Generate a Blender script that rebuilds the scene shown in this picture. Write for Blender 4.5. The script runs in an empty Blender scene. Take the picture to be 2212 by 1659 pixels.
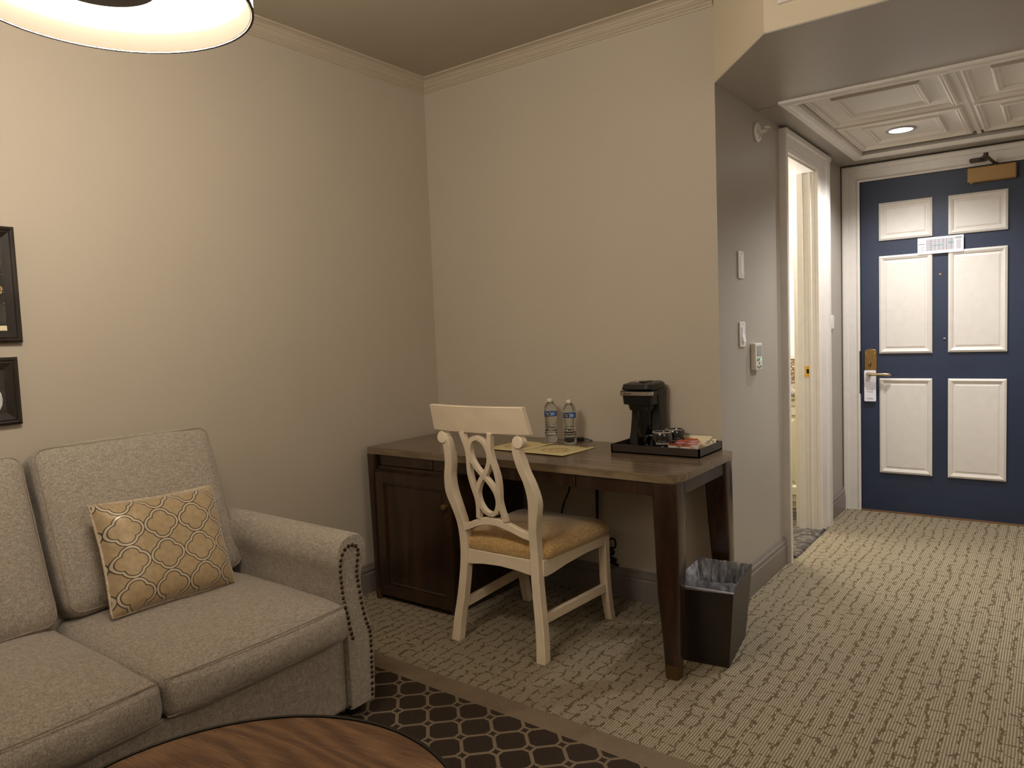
import bpy, math, random
from mathutils import Vector, Matrix, noise
random.seed(7)
SC = bpy.context.scene
COL = SC.collection
PI = math.pi

# ------------------------------------------------------------------ camera, world, exposure
def setup_camera():
    yaw, pitch, roll, f = -0.6380569348, -0.0703086233, -0.0395451727, 1589.927
    cy, sy = math.cos(yaw), math.sin(yaw)
    fwd = Vector((sy*math.cos(pitch), cy*math.cos(pitch), math.sin(pitch)))
    r = Vector((cy, -sy, 0)); u = r.cross(fwd)
    c, s = math.cos(roll), math.sin(roll)
    X = c*r + s*u; Y = -s*r + c*u; Z = -fwd
    cam = bpy.data.cameras.new('camera'); o = bpy.data.objects.new('camera', cam); COL.objects.link(o)
    cam.sensor_width = 36; cam.lens = f/2212*36; cam.clip_start = 0.05
    o.matrix_world = Matrix(((X.x, Y.x, Z.x, 2.76845), (X.y, Y.y, Z.y, -3.03705), (X.z, Y.z, Z.z, 1.275), (0, 0, 0, 1)))
    SC.camera = o
setup_camera()
w = bpy.data.worlds.new('world'); SC.world = w; w.use_nodes = True
w.node_tree.nodes['Background'].inputs[0].default_value = (1.0, 0.85, 0.68, 1)
w.node_tree.nodes['Background'].inputs[1].default_value = 0.12
SC.view_settings.view_transform = 'Standard'
SC.view_settings.look = 'None'
SC.view_settings.gamma = 1
SC.view_settings.use_curve_mapping = False
SC.view_settings.exposure = 0.36

def light(name, kind, loc, power, color, size=0.1, rot=(0, 0, 0), **kw):
    l = bpy.data.lights.new(name, kind); l.energy = power; l.color = color
    if kind == 'AREA':
        l.shape = 'DISK'; l.size = size
    elif kind in ('POINT', 'SPOT'):
        l.shadow_soft_size = size
    for k, v in kw.items(): setattr(l, k, v)
    o = bpy.data.objects.new(name, l); COL.objects.link(o); o.location = loc; o.rotation_euler = rot
    return o
WARM = (1.0, 0.93, 0.84)
HALLC = (1.0, 0.985, 0.975)
LAMP = (1.385, -2.345, 1.90)
light('lounge_fill_rear', 'POINT', (1.0, -3.8, 2.1), 7, WARM, 0.2)  # added weak fill from behind the view, no known chandelier there
light('lounge_fill_right', 'POINT', (4.1, -2.35, 2.15), 27, WARM, 0.45)  # added fill out of view on the right, brightens the left wall
light('hall_downlight', 'SPOT', (2.07, 1.56, 2.262), 52, HALLC, 0.05, spot_size=2.5, spot_blend=0.7)
light('hall_downlight_far', 'SPOT', (2.72, 0.86, 2.262), 42, HALLC, 0.05, spot_size=2.5, spot_blend=0.7)
light('bath_light', 'POINT', (1.05, 1.55, 2.0), 36, (1.0, 0.98, 0.95), 0.12)

# ------------------------------------------------------------------ materials
def rgb(r, g, b):
    f = lambda c: (c/255/12.92) if c/255 <= .04045 else ((c/255+.055)/1.055)**2.4
    return (f(r), f(g), f(b), 1)
def hexa(c): return c if isinstance(c, tuple) and len(c) == 4 else rgb(*c)
class NT:
    def __init__(s, name):
        s.m = bpy.data.materials.new(name); s.m.use_nodes = True; s.t = s.m.node_tree
        s.b = s.t.nodes['Principled BSDF']; s.out = s.t.nodes['Material Output']
    def n(s, typ, **kw):
        nd = s.t.nodes.new(typ)
        for k, v in kw.items(): setattr(nd, k, v)
        return nd
    def l(s, a, b): s.t.links.new(a, b)
    def coord(s, which='Object', scale=(1, 1, 1), rot=(0, 0, 0), loc=(0, 0, 0)):
        c = s.n('ShaderNodeTexCoord'); mp = s.n('ShaderNodeMapping')
        mp.inputs['Scale'].default_value = scale; mp.inputs['Rotation'].default_value = rot; mp.inputs['Location'].default_value = loc
        s.l(c.outputs[which], mp.inputs[0]); return mp.outputs[0]
    def noise(s, vec, scale, detail=3, rough=.5, dist=0):
        nd = s.n('ShaderNodeTexNoise'); nd.inputs['Scale'].default_value = scale; nd.inputs['Detail'].default_value = detail
        nd.inputs['Roughness'].default_value = rough; nd.inputs['Distortion'].default_value = dist
        s.l(vec, nd.inputs['Vector']); return nd.outputs['Fac']
    def math(s, op, a, b=None, c=None, clamp=False):
        nd = s.n('ShaderNodeMath', operation=op, use_clamp=clamp)
        for i, v in enumerate((a, b, c)):
            if v is None: continue
            if isinstance(v, (int, float)): nd.inputs[i].default_value = v
            else: s.l(v, nd.inputs[i])
        return nd.outputs[0]
    def ramp(s, fac, stops):
        nd = s.n('ShaderNodeValToRGB'); cr = nd.color_ramp
        while len(cr.elements) < len(stops): cr.elements.new(.5)
        for e, (p, c) in zip(cr.elements, stops): e.position = p; e.color = hexa(c)
        s.l(fac, nd.inputs[0]); return nd.outputs[0]
    def mix(s, fac, a, b):
        nd = s.n('ShaderNodeMix', data_type='RGBA')
        if isinstance(fac, (int, float)): nd.inputs[0].default_value = fac
        else: s.l(fac, nd.inputs[0])
        for i, v in ((6, a), (7, b)):
            if isinstance(v, tuple): nd.inputs[i].default_value = hexa(v)
            else: s.l(v, nd.inputs[i])
        return nd.outputs[2]
    def sep(s, vec):
        nd = s.n('ShaderNodeSeparateXYZ'); s.l(vec, nd.inputs[0]); return nd.outputs
    def comb(s, x, y, z=0.0):
        nd = s.n('ShaderNodeCombineXYZ')
        for i, v in enumerate((x, y, z)):
            if isinstance(v, (int, float)): nd.inputs[i].default_value = v
            else: s.l(v, nd.inputs[i])
        return nd.outputs[0]
    def bump(s, h, strength, dist=.01):
        nd = s.n('ShaderNodeBump'); nd.inputs['Strength'].default_value = strength; nd.inputs['Distance'].default_value = dist
        s.l(h, nd.inputs['Height']); s.l(nd.outputs[0], s.b.inputs['Normal'])
    def color(s, c):
        if isinstance(c, tuple): s.b.inputs['Base Color'].default_value = hexa(c)
        else: s.l(c, s.b.inputs['Base Color'])
def mat(name, c, rough=.5, metal=0, spec=.5, coat=0, emit=None, estr=0, trans=0, ior=None, alpha=1, var=0.06, vscale=6, bump=0, bscale=60):
    t = NT(name); b = t.b
    if var and not trans:
        v = t.coord(); nz = t.noise(v, vscale, 4)
        c = hexa(c); k = lambda m: tuple([min(1, max(0, x*m)) for x in c[:3]]+[1])
        t.color(t.ramp(nz, [(.3, k(1-var)), (.7, k(1+var))]))
        if bump: t.bump(t.noise(v, bscale, 4), bump, .002)
    else: b.inputs['Base Color'].default_value = hexa(c)
    b.inputs['Roughness'].default_value = rough; b.inputs['Metallic'].default_value = metal
    b.inputs['Specular IOR Level'].default_value = spec; b.inputs['Coat Weight'].default_value = coat
    if emit: b.inputs['Emission Color'].default_value = hexa(emit); b.inputs['Emission Strength'].default_value = estr
    if trans: b.inputs['Transmission Weight'].default_value = trans
    if ior: b.inputs['IOR'].default_value = ior
    b.inputs['Alpha'].default_value = alpha
    return t.m

def wood(name, c1, c2, c3, stretch=(1.2, 22, 22), dist=1.2, scale=2.2, rough=.35, coat=0.2, fine=.35):
    t = NT(name); v = t.coord(scale=stretch)
    n1 = t.noise(v, scale, 5, .6, dist)
    v2 = t.coord(scale=(stretch[0]*4, stretch[1]*6, stretch[2]*6)); n2 = t.noise(v2, scale*2, 3, .7)
    f = t.math('ADD', n1, t.math('MULTIPLY', t.math('SUBTRACT', n2, .5), fine))
    t.color(t.ramp(f, [(.32, c1), (.5, c2), (.68, c3)]))
    t.b.inputs['Roughness'].default_value = rough; t.b.inputs['Coat Weight'].default_value = coat; t.b.inputs['Coat Roughness'].default_value = .12
    return t.m

def walnut(name):
    t = NT(name)
    v = t.coord(rot=(0, 0, math.radians(-6)), loc=(0, 0, 0))
    x, y, z = t.sep(v)
    warp = t.noise(t.comb(t.math('MULTIPLY', x, 1.1), t.math('MULTIPLY', y, 4.6)), 1.0, 1, .4)
    base = t.math('ADD', t.math('MULTIPLY', y, 17), t.math('MULTIPLY', warp, 12.0))
    jig = t.noise(t.comb(t.math('MULTIPLY', x, 5), t.math('MULTIPLY', y, 90)), 1.0, 2, .6)
    base = t.math('ADD', base, t.math('MULTIPLY', jig, .35))
    ring = t.math('POWER', t.math('ABSOLUTE', t.math('SINE', t.math('MULTIPLY', base, PI))), 2.0)
    fine = t.noise(t.comb(t.math('MULTIPLY', x, 14), t.math('MULTIPLY', y, 520)), 1.0, 3, .7)
    f = t.math('SUBTRACT', t.math('ADD', .62, t.math('MULTIPLY', t.math('SUBTRACT', fine, .5), 1.3)), t.math('MULTIPLY', ring, .26))
    t.color(t.ramp(f, [(.18, (70, 46, 30)), (.42, (104, 74, 50)), (.62, (126, 92, 64)), (.85, (150, 114, 82))]))
    t.b.inputs['Roughness'].default_value = .5
    return t.m

def carpet():
    t = NT('carpet_loop_pile')
    c = t.coord(); x, y, z = t.sep(c)
    d1 = t.noise(c, 26, 3, .6); 
    c2 = t.coord(loc=(3.1, 7.7, 0)); d2 = t.noise(c2, 26, 3, .6)
    wx = t.math('ADD', x, t.math('MULTIPLY', t.math('SUBTRACT', d1, .5), .046))
    wy = t.math('ADD', y, t.math('MULTIPLY', t.math('SUBTRACT', d2, .5), .050))
    d3 = t.noise(c, 6.5, 1, .5)
    wx = t.math('ADD', wx, t.math('MULTIPLY', t.math('SUBTRACT', d3, .5), .05))
    def cellline(wa, wb, rows, width, th, seed):
        row = t.math('DIVIDE', wa, rows); ri = t.math('FLOOR', row); rf = t.math('SUBTRACT', row, ri)
        rnd = t.math('FRACT', t.math('MULTIPLY', t.math('SINE', t.math('ADD', t.math('MULTIPLY', ri, 12.9898), seed)), 4375.85))
        col = t.math('ADD', t.math('DIVIDE', wb, width), rnd); cf = t.math('FRACT', col)
        a = t.math('LESS_THAN', t.math('MULTIPLY', t.math('SUBTRACT', .5, t.math('ABSOLUTE', t.math('SUBTRACT', rf, .5))), rows), th)
        b = t.math('LESS_THAN', t.math('MULTIPLY', t.math('SUBTRACT', .5, t.math('ABSOLUTE', t.math('SUBTRACT', cf, .5))), width), th*.8)
        return a, b
    a, b = cellline(wx, wy, .050, .066, .0044, 1.3)
    brk = t.math('GREATER_THAN', t.noise(c, 30, 2, .6), .46)
    brk2 = t.math('GREATER_THAN', t.noise(c2, 34, 2, .6), .50)
    line = t.math('MAXIMUM', t.math('MULTIPLY', a, brk), t.math('MULTIPLY', b, brk2))
    ribx = t.math('ADD', x, t.math('MULTIPLY', t.math('SUBTRACT', t.noise(c, 120, 1), .5), .004))
    rib = t.math('MULTIPLY', t.math('ADD', t.math('SINE', t.math('MULTIPLY', ribx, 2*PI/.0085)), 1), .5)
    n3 = t.noise(c, 260, 2, .6); big = t.noise(c, 1.6, 2)
    f = t.math('ADD', t.math('MULTIPLY', rib, .55), t.math('MULTIPLY', n3, .45))
    pile = t.ramp(f, [(.15, (104, 92, 72)), (.45, (150, 136, 112)), (.8, (186, 173, 148))])
    pile = t.mix(t.math('MULTIPLY', t.math('SUBTRACT', big, .3), .35, clamp=True), pile, (136, 123, 102))
    t.color(t.mix(line, pile, (106, 93, 72)))
    t.b.inputs['Roughness'].default_value = .95; t.b.inputs['Specular IOR Level'].default_value = .1
    h = t.math('SUBTRACT', f, t.math('MULTIPLY', line, 1.2))
    t.bump(h, .8, .004)
    return t.m

def rug():
    t = NT('rug_pile'); P = .1023
    c = t.coord(rot=(0, 0, 0)); x, y, z = t.sep(c)      # object origin at an octagon centre
    k = 1/math.sqrt(2)
    u = t.math('MULTIPLY', t.math('ADD', x, y), k); v = t.math('MULTIPLY', t.math('SUBTRACT', x, y), k)
    def fold(q): 
        return t.math('MULTIPLY', t.math('ABSOLUTE', t.math('SUBTRACT', t.math('FRACT', t.math('ADD', t.math('DIVIDE', q, P), .5)), .5)), P)
    a, b = fold(u), fold(v)
    # rounded octagon by a superellipse
    e = 7
    sup = t.math('ADD', t.math('POWER', t.math('DIVIDE', a, .0455), e), t.math('POWER', t.math('DIVIDE', b, .0455), e))
    octa = t.math('MULTIPLY', t.math('LESS_THAN', sup, 1.0), t.math('LESS_THAN', t.math('ADD', t.math('POWER', a, 1.25), t.math('POWER', b, 1.25)), .0328))
    ca = t.math('SUBTRACT', P/2, a); cb = t.math('SUBTRACT', P/2, b)
    star = t.math('LESS_THAN', t.math('ADD', t.math('POWER', t.math('ABSOLUTE', ca), .72), t.math('POWER', t.math('ABSOLUTE', cb), .72)), .0175**.72)
    dark = t.math('MAXIMUM', octa, star)
    inner = t.math('LESS_THAN', y, .113)
    dark = t.math('MULTIPLY', dark, inner)
    nz = t.noise(c, 380, 2, .7); big = t.noise(c, 3.2, 4, .6)
    dk = t.ramp(nz, [(.3, (48, 40, 33)), (.7, (72, 61, 51))])
    tp = t.ramp(t.math('ADD', t.math('MULTIPLY', nz, .5), t.math('MULTIPLY', big, .5)), [(.35, (110, 95, 77)), (.62, (140, 123, 102))])
    t.color(t.mix(dark, tp, dk))
    t.b.inputs['Roughness'].default_value = .95; t.b.inputs['Specular IOR Level'].default_value = .05
    t.bump(nz, .5, .003)
    return t.m

def weave(name, c1, c2, c3, s=1.0, rough=.9, bumps=.35, sheen=.2):
    t = NT(name)
    outs = []
    for sc in ((60, 420, 420), (420, 60, 420), (420, 420, 60)):
        outs.append(t.noise(t.coord(scale=tuple(q*s for q in sc)), 1.0, 3, .65))
    f = t.math('DIVIDE', t.math('ADD', t.math('ADD', outs[0], outs[1]), outs[2]), 3)
    fine = t.noise(t.coord(), 900*s, 2); 
    f2 = t.math('ADD', t.math('MULTIPLY', f, .85), t.math('MULTIPLY', fine, .15))
    t.color(t.ramp(f2, [(.40, c1), (.5, c2), (.60, c3)]))
    t.b.inputs['Roughness'].default_value = rough; t.b.inputs['Sheen Weight'].default_value = sheen
    t.b.inputs['Specular IOR Level'].default_value = .15
    t.bump(f2, bumps, .004)
    return t.m

def quatrefoil():
    t = NT('quatrefoil_brocade'); PX, PY = .107, .1
    c = t.coord('UV'); x, y, z = t.sep(c)
    def fold(q, p): return t.math('MULTIPLY', t.math('ABSOLUTE', t.math('SUBTRACT', t.math('FRACT', t.math('ADD', t.math('DIVIDE', q, p), .5)), .5)), .1)
    a, b = fold(x, PX), fold(y, PY)
    def dist(u, v, cx):
        du = t.math('SUBTRACT', u, cx)
        return t.math('SQRT', t.math('ADD', t.math('MULTIPLY', du, du), t.math('MULTIPLY', v, v)))
    d = t.math('SUBTRACT', t.math('MINIMUM', dist(a, b, .0200), dist(b, a, .0200)), .0220)
    w = .0085
    l1 = t.math('LESS_THAN', t.math('ABSOLUTE', d), .0013)
    l2 = t.math('LESS_THAN', t.math('ABSOLUTE', t.math('SUBTRACT', d, w)), .0013)
    band = t.math('MULTIPLY', t.math('GREATER_THAN', d, 0), t.math('LESS_THAN', d, w))
    line = t.math('MAXIMUM', l1, l2)
    nz = t.noise(c, 60, 3)
    gold = t.ramp(nz, [(.3, (170, 146, 110)), (.7, (186, 162, 124))])
    col = t.mix(band, gold, (200, 184, 158)); col = t.mix(line, col, (62, 46, 26))
    t.color(col)
    r = t.math('SUBTRACT', .48, t.math('MULTIPLY', band, .14)); t.l(r, t.b.inputs['Roughness'])
    t.b.inputs['Sheen Weight'].default_value = .4; t.b.inputs['Metallic'].default_value = .12
    return t.m

def marble(name, base, vein, scale=9, thr=.5):
    t = NT(name); c = t.coord()
    n1 = t.noise(c, scale, 8, .7, 1.5); d = t.math('ABSOLUTE', t.math('SUBTRACT', n1, thr))
    n2 = t.noise(c, scale*3, 5, .6, .5)
    col = t.ramp(d, [(0.0, vein), (.012, vein), (.05, base)])
    t.color(t.mix(t.math('MULTIPLY', n2, .2), col, vein)); t.b.inputs['Roughness'].default_value = .15
    return t.m
def mosaic():
    t = NT('mosaic_tile'); c = t.coord()
    v = t.n('ShaderNodeTexVoronoi'); v.inputs['Scale'].default_value = 60; t.l(c, v.inputs['Vector'])
    t.color(t.ramp(t.noise(c, 38, 6, .8, 2), [(.35, (60, 48, 40)), (.5, (130, 105, 84)), (.62, (232, 214, 180))]))
    t.b.inputs['Roughness'].default_value = .3
    return t.m
def liner_mat():
    t = NT('clear_plastic_liner')
    tr = t.n('ShaderNodeBsdfTransparent'); tr.inputs[0].default_value = (.75, .75, .78, 1)
    t.b.inputs['Base Color'].default_value = rgb(222, 222, 228); t.b.inputs['Roughness'].default_value = .22
    nz = t.noise(t.coord(scale=(34, 34, 9)), 1.0, 3, .6, .6)
    t.bump(t.noise(t.coord(), 55, 4, .7, 1), .9, .012)
    mx = t.n('ShaderNodeMixShader'); f = t.ramp(nz, [(.34, (135, 135, 135)), (.5, (190, 190, 190)), (.66, (248, 248, 248))])
    t.l(f, mx.inputs[0]); t.l(tr.outputs[0], mx.inputs[1]); t.l(t.b.outputs[0], mx.inputs[2]); t.l(mx.outputs[0], t.out.inputs[0])
    return t.m
def flecked():
    t = NT('gold_flecked_print'); c = t.coord()
    f = t.math('GREATER_THAN', t.noise(c, 48, 4, .7), .60)
    t.color(t.mix(f, t.ramp(t.noise(c, 14, 3), [(.35, (26, 24, 22)), (.7, (70, 64, 56))]), (206, 168, 110)))
    t.b.inputs['Roughness'].default_value = .4
    return t.m
def shade_mat(name, col, strength):
    return mat(name, col, .8, emit=col, estr=strength, var=0)

M = dict(
    wall=mat('wall_paint_warm_greige', (184, 172, 154), .62, spec=.3, var=.015, vscale=2, bump=.05, bscale=160),
    bulk=mat('bulkhead_cream_paint', (208, 194, 168), .6, spec=.3, var=.01),
    ceil=mat('ceiling_paint', (168, 158, 140), .8, spec=.2, var=.01),
    crown=mat('crown_paint', (182, 168, 148), .45, spec=.4, var=.01),
    hallw=mat('hall_wall_paint_grey', (166, 158, 147), .42, spec=.45, var=.02, vscale=3, bump=.05, bscale=120),
    base=mat('baseboard_paint_grey', (122, 113, 106), .35, spec=.5, var=.04),
    white=mat('white_trim_paint', (222, 215, 207), .35, spec=.5, var=.03, vscale=20),
    doorblue=mat('navy_door_paint', (42, 52, 74), .4, spec=.45, var=.08, vscale=3),
    carpet=carpet(), rug=rug(),
    desktop=wood('desk_top_laminate', (54, 41, 30), (98, 79, 60), (142, 120, 94), (1.0, 48, 48), .6, 1.8, .22, .15, 1.1),
    deskedge=wood('desk_edge_band', (98, 82, 62), (118, 100, 76), (134, 116, 90), (3, 20, 20), .5, 2, .3, .3),
    espresso=wood('espresso_wood', (32, 19, 12), (46, 28, 17), (60, 38, 23), (9, 9, 1.2), .6, 2, .26, .3),
    brass=mat('aged_brass_foot', (108, 84, 54), .35, metal=.7, var=.1),
    chair=mat('cream_chair_paint', (226, 208, 180), .38, spec=.5, var=.05, vscale=12, bump=.08, bscale=40),
    chairseat=weave('gold_chenille', (150, 116, 66), (182, 146, 92), (206, 172, 116), .5, .8, .5, .4),
    sofa=weave('grey_beige_tweed', (124, 114, 103), (160, 149, 135), (194, 182, 167), .85),
    nail=mat('antique_bronze_nail', (78, 58, 40), .28, metal=.8, var=.1),
    black=mat('black_paint', (16, 15, 14), .35, var=.1),
    blackplastic=mat('black_plastic', (16, 16, 15), .3, spec=.5, var=.1),
    darkgloss=mat('dark_gloss_plastic', (8, 8, 8), .12, var=0),
    steel=mat('brushed_steel', (190, 184, 176), .25, metal=1, var=.05, vscale=40),
    tray=mat('dark_brown_leatherette', (44, 34, 29), .4, var=.15, vscale=40),
    mug=mat('black_glazed_ceramic', (20, 19, 20), .15, coat=.5, var=0),
    mugrim=mat('unglazed_rim', (190, 178, 160), .6, var=0),
    text=mat('white_print', (215, 210, 200), .5, var=0),
    walnut=walnut('walnut_top'),
    lampwhite=mat('lamp_shade_lining', (190, 184, 172), .8, var=0),
    diffuser=mat('lamp_diffuser', (255, 250, 240), .5, emit=(255, 238, 214), estr=3.2, var=0),
    shade=shade_mat('linen_lamp_shade', (255, 244, 228), 43.0),
    bronze=mat('dark_bronze', (66, 52, 46), .4, metal=.4, var=0),
    brassbright=mat('polished_brass', (214, 176, 88), .2, metal=1, var=0),
    brassold=mat('antique_brass', (150, 120, 74), .35, metal=.85, var=.15, vscale=60),
    closer=mat('bronze_painted_closer', (150, 118, 70), .4, metal=.35, var=.03),
    plate=mat('white_switch_plate', (222, 216, 206), .35, var=0),
    platedet=mat('switch_detail_grey', (150, 144, 136), .4, var=0),  # plain grey for plate screws and thermostat buttons
    paperw=mat('white_card', (235, 232, 238), .5, var=0),
    greyprint=mat('grey_print', (120, 118, 122), .6, var=0),
    mapgrey=mat('map_grey', (186, 184, 190), .6, var=0),
    mapteal=mat('map_teal', (120, 160, 165), .6, var=0),
    cream=mat('cream_paper', (222, 204, 152), .6, var=.04, vscale=14),
    brownprint=mat('brown_print', (168, 140, 100), .7, var=0),
    darkprint=mat('dark_print', (52, 40, 26), .7, var=0),
    water=mat('water_bottle_plastic', (235, 240, 240), .03, trans=1, ior=1.30, var=0),
    cap=mat('bottle_cap', (215, 205, 190), .4, var=0),
    labnavy=mat('label_navy', (22, 30, 62), .35, var=0), labblue=mat('label_blue', (72, 112, 172), .35, var=0),
    labpale=mat('label_pale_blue', (160, 186, 214), .35, var=0),
    podwhite=mat('pod_cup_white', (220, 214, 206), .4, var=0), podrim=mat('pod_rim_orange', (196, 84, 44), .4, var=0),
    poddark=mat('pod_lid_dark', (52, 46, 44), .3, var=0), podlilac=mat('pod_lid_grey', (168, 158, 172), .3, var=0),
    pink=mat('pink_packet', (216, 158, 142), .6, var=.1, vscale=60), creampack=mat('cream_packet', (228, 214, 176), .5, var=.05),
    clearwrap=mat('clear_wrap', (240, 240, 235), .08, trans=.9, ior=1.15, var=0),
    liner=liner_mat(), bin=mat('black_brown_bin', (40, 34, 29), .38, var=.1),
    marbled=marble('dark_marble', (40, 37, 37), (112, 108, 104)), marblew=marble('light_marble', (222, 214, 204), (120, 108, 98), 5),
    bathcream=mat('bath_cream_paint', (228, 219, 192), .5, var=.03), vanity=mat('vanity_cream_paint', (222, 212, 180), .35, var=.03),
    mosaic=mosaic(), quat=quatrefoil(), pipe=mat('pillow_cord', (190, 172, 146), .5, var=.3, vscale=90),
    frameblack=wood('black_frame_wood', (24, 18, 14), (34, 27, 21), (48, 39, 31), (4, 4, 2), .5, 3, .4, .2),
    artfleck=flecked(), artdark=mat('art_dark', (44, 40, 36), .5, var=.4, vscale=30), artgold=mat('art_gold', (196, 160, 100), .5, var=.2, vscale=60),
    artgrey=mat('art_pale_grey', (190, 188, 190), .5, var=.2, vscale=30), glow=mat('downlight_lens', (255, 255, 255), .4, emit=(240, 245, 255), estr=9, var=0),
    grey=mat('grey_metal_ring', (150, 146, 140), .4, var=0), gap=mat('dark_gap', (14, 12, 10), .9, var=0), lcd=mat('lcd_grey', (150, 150, 145), .2, var=0),
    green=mat('green_led', (40, 160, 90), .3, emit=(60, 220, 130), estr=1.5, var=0), cord=mat('black_cord', (12, 12, 12), .5, var=0),
    seam=mat('fabric_piping', (150, 136, 120), .85, var=.2, vscale=200),
    tile=mat('coffer_white', (216, 208, 196), .45, var=.02))

# ------------------------------------------------------------------ mesh helpers
class MB:
    def __init__(s): s.v = []; s.f = []; s.uv = None
    def add(s, vs, fs):
        k = len(s.v); s.v += [Vector(p) for p in vs]; s.f += [tuple(i+k for i in f) for f in fs]; return s
    def box(s, x0, x1, y0, y1, z0, z1):
        vs = [(x, y, z) for x in (x0, x1) for y in (y0, y1) for z in (z0, z1)]
        return s.add(vs, [(0, 1, 3, 2), (4, 6, 7, 5), (0, 4, 5, 1), (2, 3, 7, 6), (0, 2, 6, 4), (1, 5, 7, 3)])
    def prism(s, pts, axis, a, b):
        """pts polygon in the two other axes (in xyz order), extruded on axis from a to b"""
        n = len(pts); vs = []
        for h in (a, b):
            for p in pts:
                q = list(p); q.insert(axis, h); vs.append(q)
        return s.add(vs, [tuple(range(n))[::-1], tuple(range(n, 2*n))]+[(i, (i+1) % n, (i+1) % n+n, i+n) for i in range(n)])
    def loft(s, rings, closed=True, caps=True):
        n = len(rings[0]); vs = [p for r in rings for p in r]; fs = []
        for j in range(len(rings)-1):
            for i in range(n if closed else n-1):
                k = (i+1) % n; fs.append((j*n+i, j*n+k, (j+1)*n+k, (j+1)*n+i))
        if caps and closed: fs += [tuple(range(n))[::-1], tuple(range((len(rings)-1)*n, len(rings)*n))]
        return s.add(vs, fs)
    def lathe(s, prof, c=(0, 0, 0), seg=32, axis='z', caps=False, a0=0, a1=2*PI):
        full = abs(a1-a0-2*PI) < 1e-6; rings = []
        for r, h in prof:
            ring = []
            for i in range(seg if full else seg+1):
                a = a0+(a1-a0)*i/seg; x, y = r*math.cos(a), r*math.sin(a)
                p = {'z': (x, y, h), 'y': (x, h, y), 'x': (h, x, y)}[axis]
                ring.append((p[0]+c[0], p[1]+c[1], p[2]+c[2]))
            rings.append(ring)
        return s.loft(rings, closed=full, caps=caps)
    def cyl(s, c, r, h, axis='z', seg=24):
        return s.lathe([(r, 0), (r, h)], c, seg, axis, caps=True)
    def tube(s, path, r, seg=8, closed=False, up=None):
        path = [Vector(p) for p in path]; n = len(path); rings = []
        for i, p in enumerate(path):
            d = (path[(i+1) % n if closed else min(i+1, n-1)]-path[(i-1) % n if closed else max(i-1, 0)]).normalized()
            ref = Vector((0, 0, 1)) if abs(d.z) < .9 else Vector((1, 0, 0))
            a = d.cross(ref).normalized(); b = d.cross(a)
            rr = r[i] if isinstance(r, (list, tuple)) else r
            rings.append([p+a*(rr*math.cos(2*PI*k/seg))+b*(rr*math.sin(2*PI*k/seg)) for k in range(seg)])
        if closed: rings.append(rings[0])
        return s.loft(rings, caps=not closed)
    def sphere(s, c, r, seg=12, sc=(1, 1, 1)):
        prof = [(max(1e-4, math.sin(PI*i/seg)), -math.cos(PI*i/seg)) for i in range(seg+1)]
        k = len(s.v); s.lathe(prof, (0, 0, 0), seg*2)
        for i in range(k, len(s.v)):
            v = s.v[i]; s.v[i] = Vector((c[0]+v.x*r*sc[0], c[1]+v.y*r*sc[1], c[2]+v.z*r*sc[2]))
        return s
    def xf(s, mtx):
        s.v = [mtx @ p for p in s.v]; return s
    def build(s, name, m, parent=None, bevel=0, smooth=None, bseg=2, solid=0, subd=0):
        org = Vector(parent.get('_o', (0, 0, 0))) if parent is not None else Vector(s_origin[0])
        me = bpy.data.meshes.new(name); me.from_pydata([tuple(p-org) for p in s.v], [], s.f)
        me.validate(); 
        import bmesh
        bm = bmesh.new(); bm.from_mesh(me); bmesh.ops.recalc_face_normals(bm, faces=bm.faces)
        if s.uv:
            l = bm.loops.layers.uv.new('UVMap')
            bm.verts.ensure_lookup_table()
            for f in bm.faces:
                for lp in f.loops: lp[l].uv = s.uv[lp.vert.index]
        bm.to_mesh(me); bm.free()
        me.materials.append(M[m] if isinstance(m, str) else m)
        o = bpy.data.objects.new(name, me); COL.objects.link(o)
        if parent is not None: o.parent = parent; o['_o'] = tuple(org)
        else: o.location = org
        o['_o'] = tuple(org)
        if bevel:
            b = o.modifiers.new('bevel', 'BEVEL'); b.width = bevel; b.segments = bseg; b.limit_method = 'ANGLE'; b.angle_limit = math.radians(35)
            b.harden_normals = False
        if solid:
            q = o.modifiers.new('solid', 'SOLIDIFY'); q.thickness = solid; q.offset = 0
        if subd:
            q = o.modifiers.new('subd', 'SUBSURF'); q.levels = q.render_levels = subd
        if smooth is None: smooth = bool(bevel) or len(s.f) > 40
        if smooth:
            for p in me.polygons: p.use_smooth = True
            try: me.set_sharp_from_angle(angle=math.radians(38))
            except Exception: pass
        return o
s_origin = [(0, 0, 0)]

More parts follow.
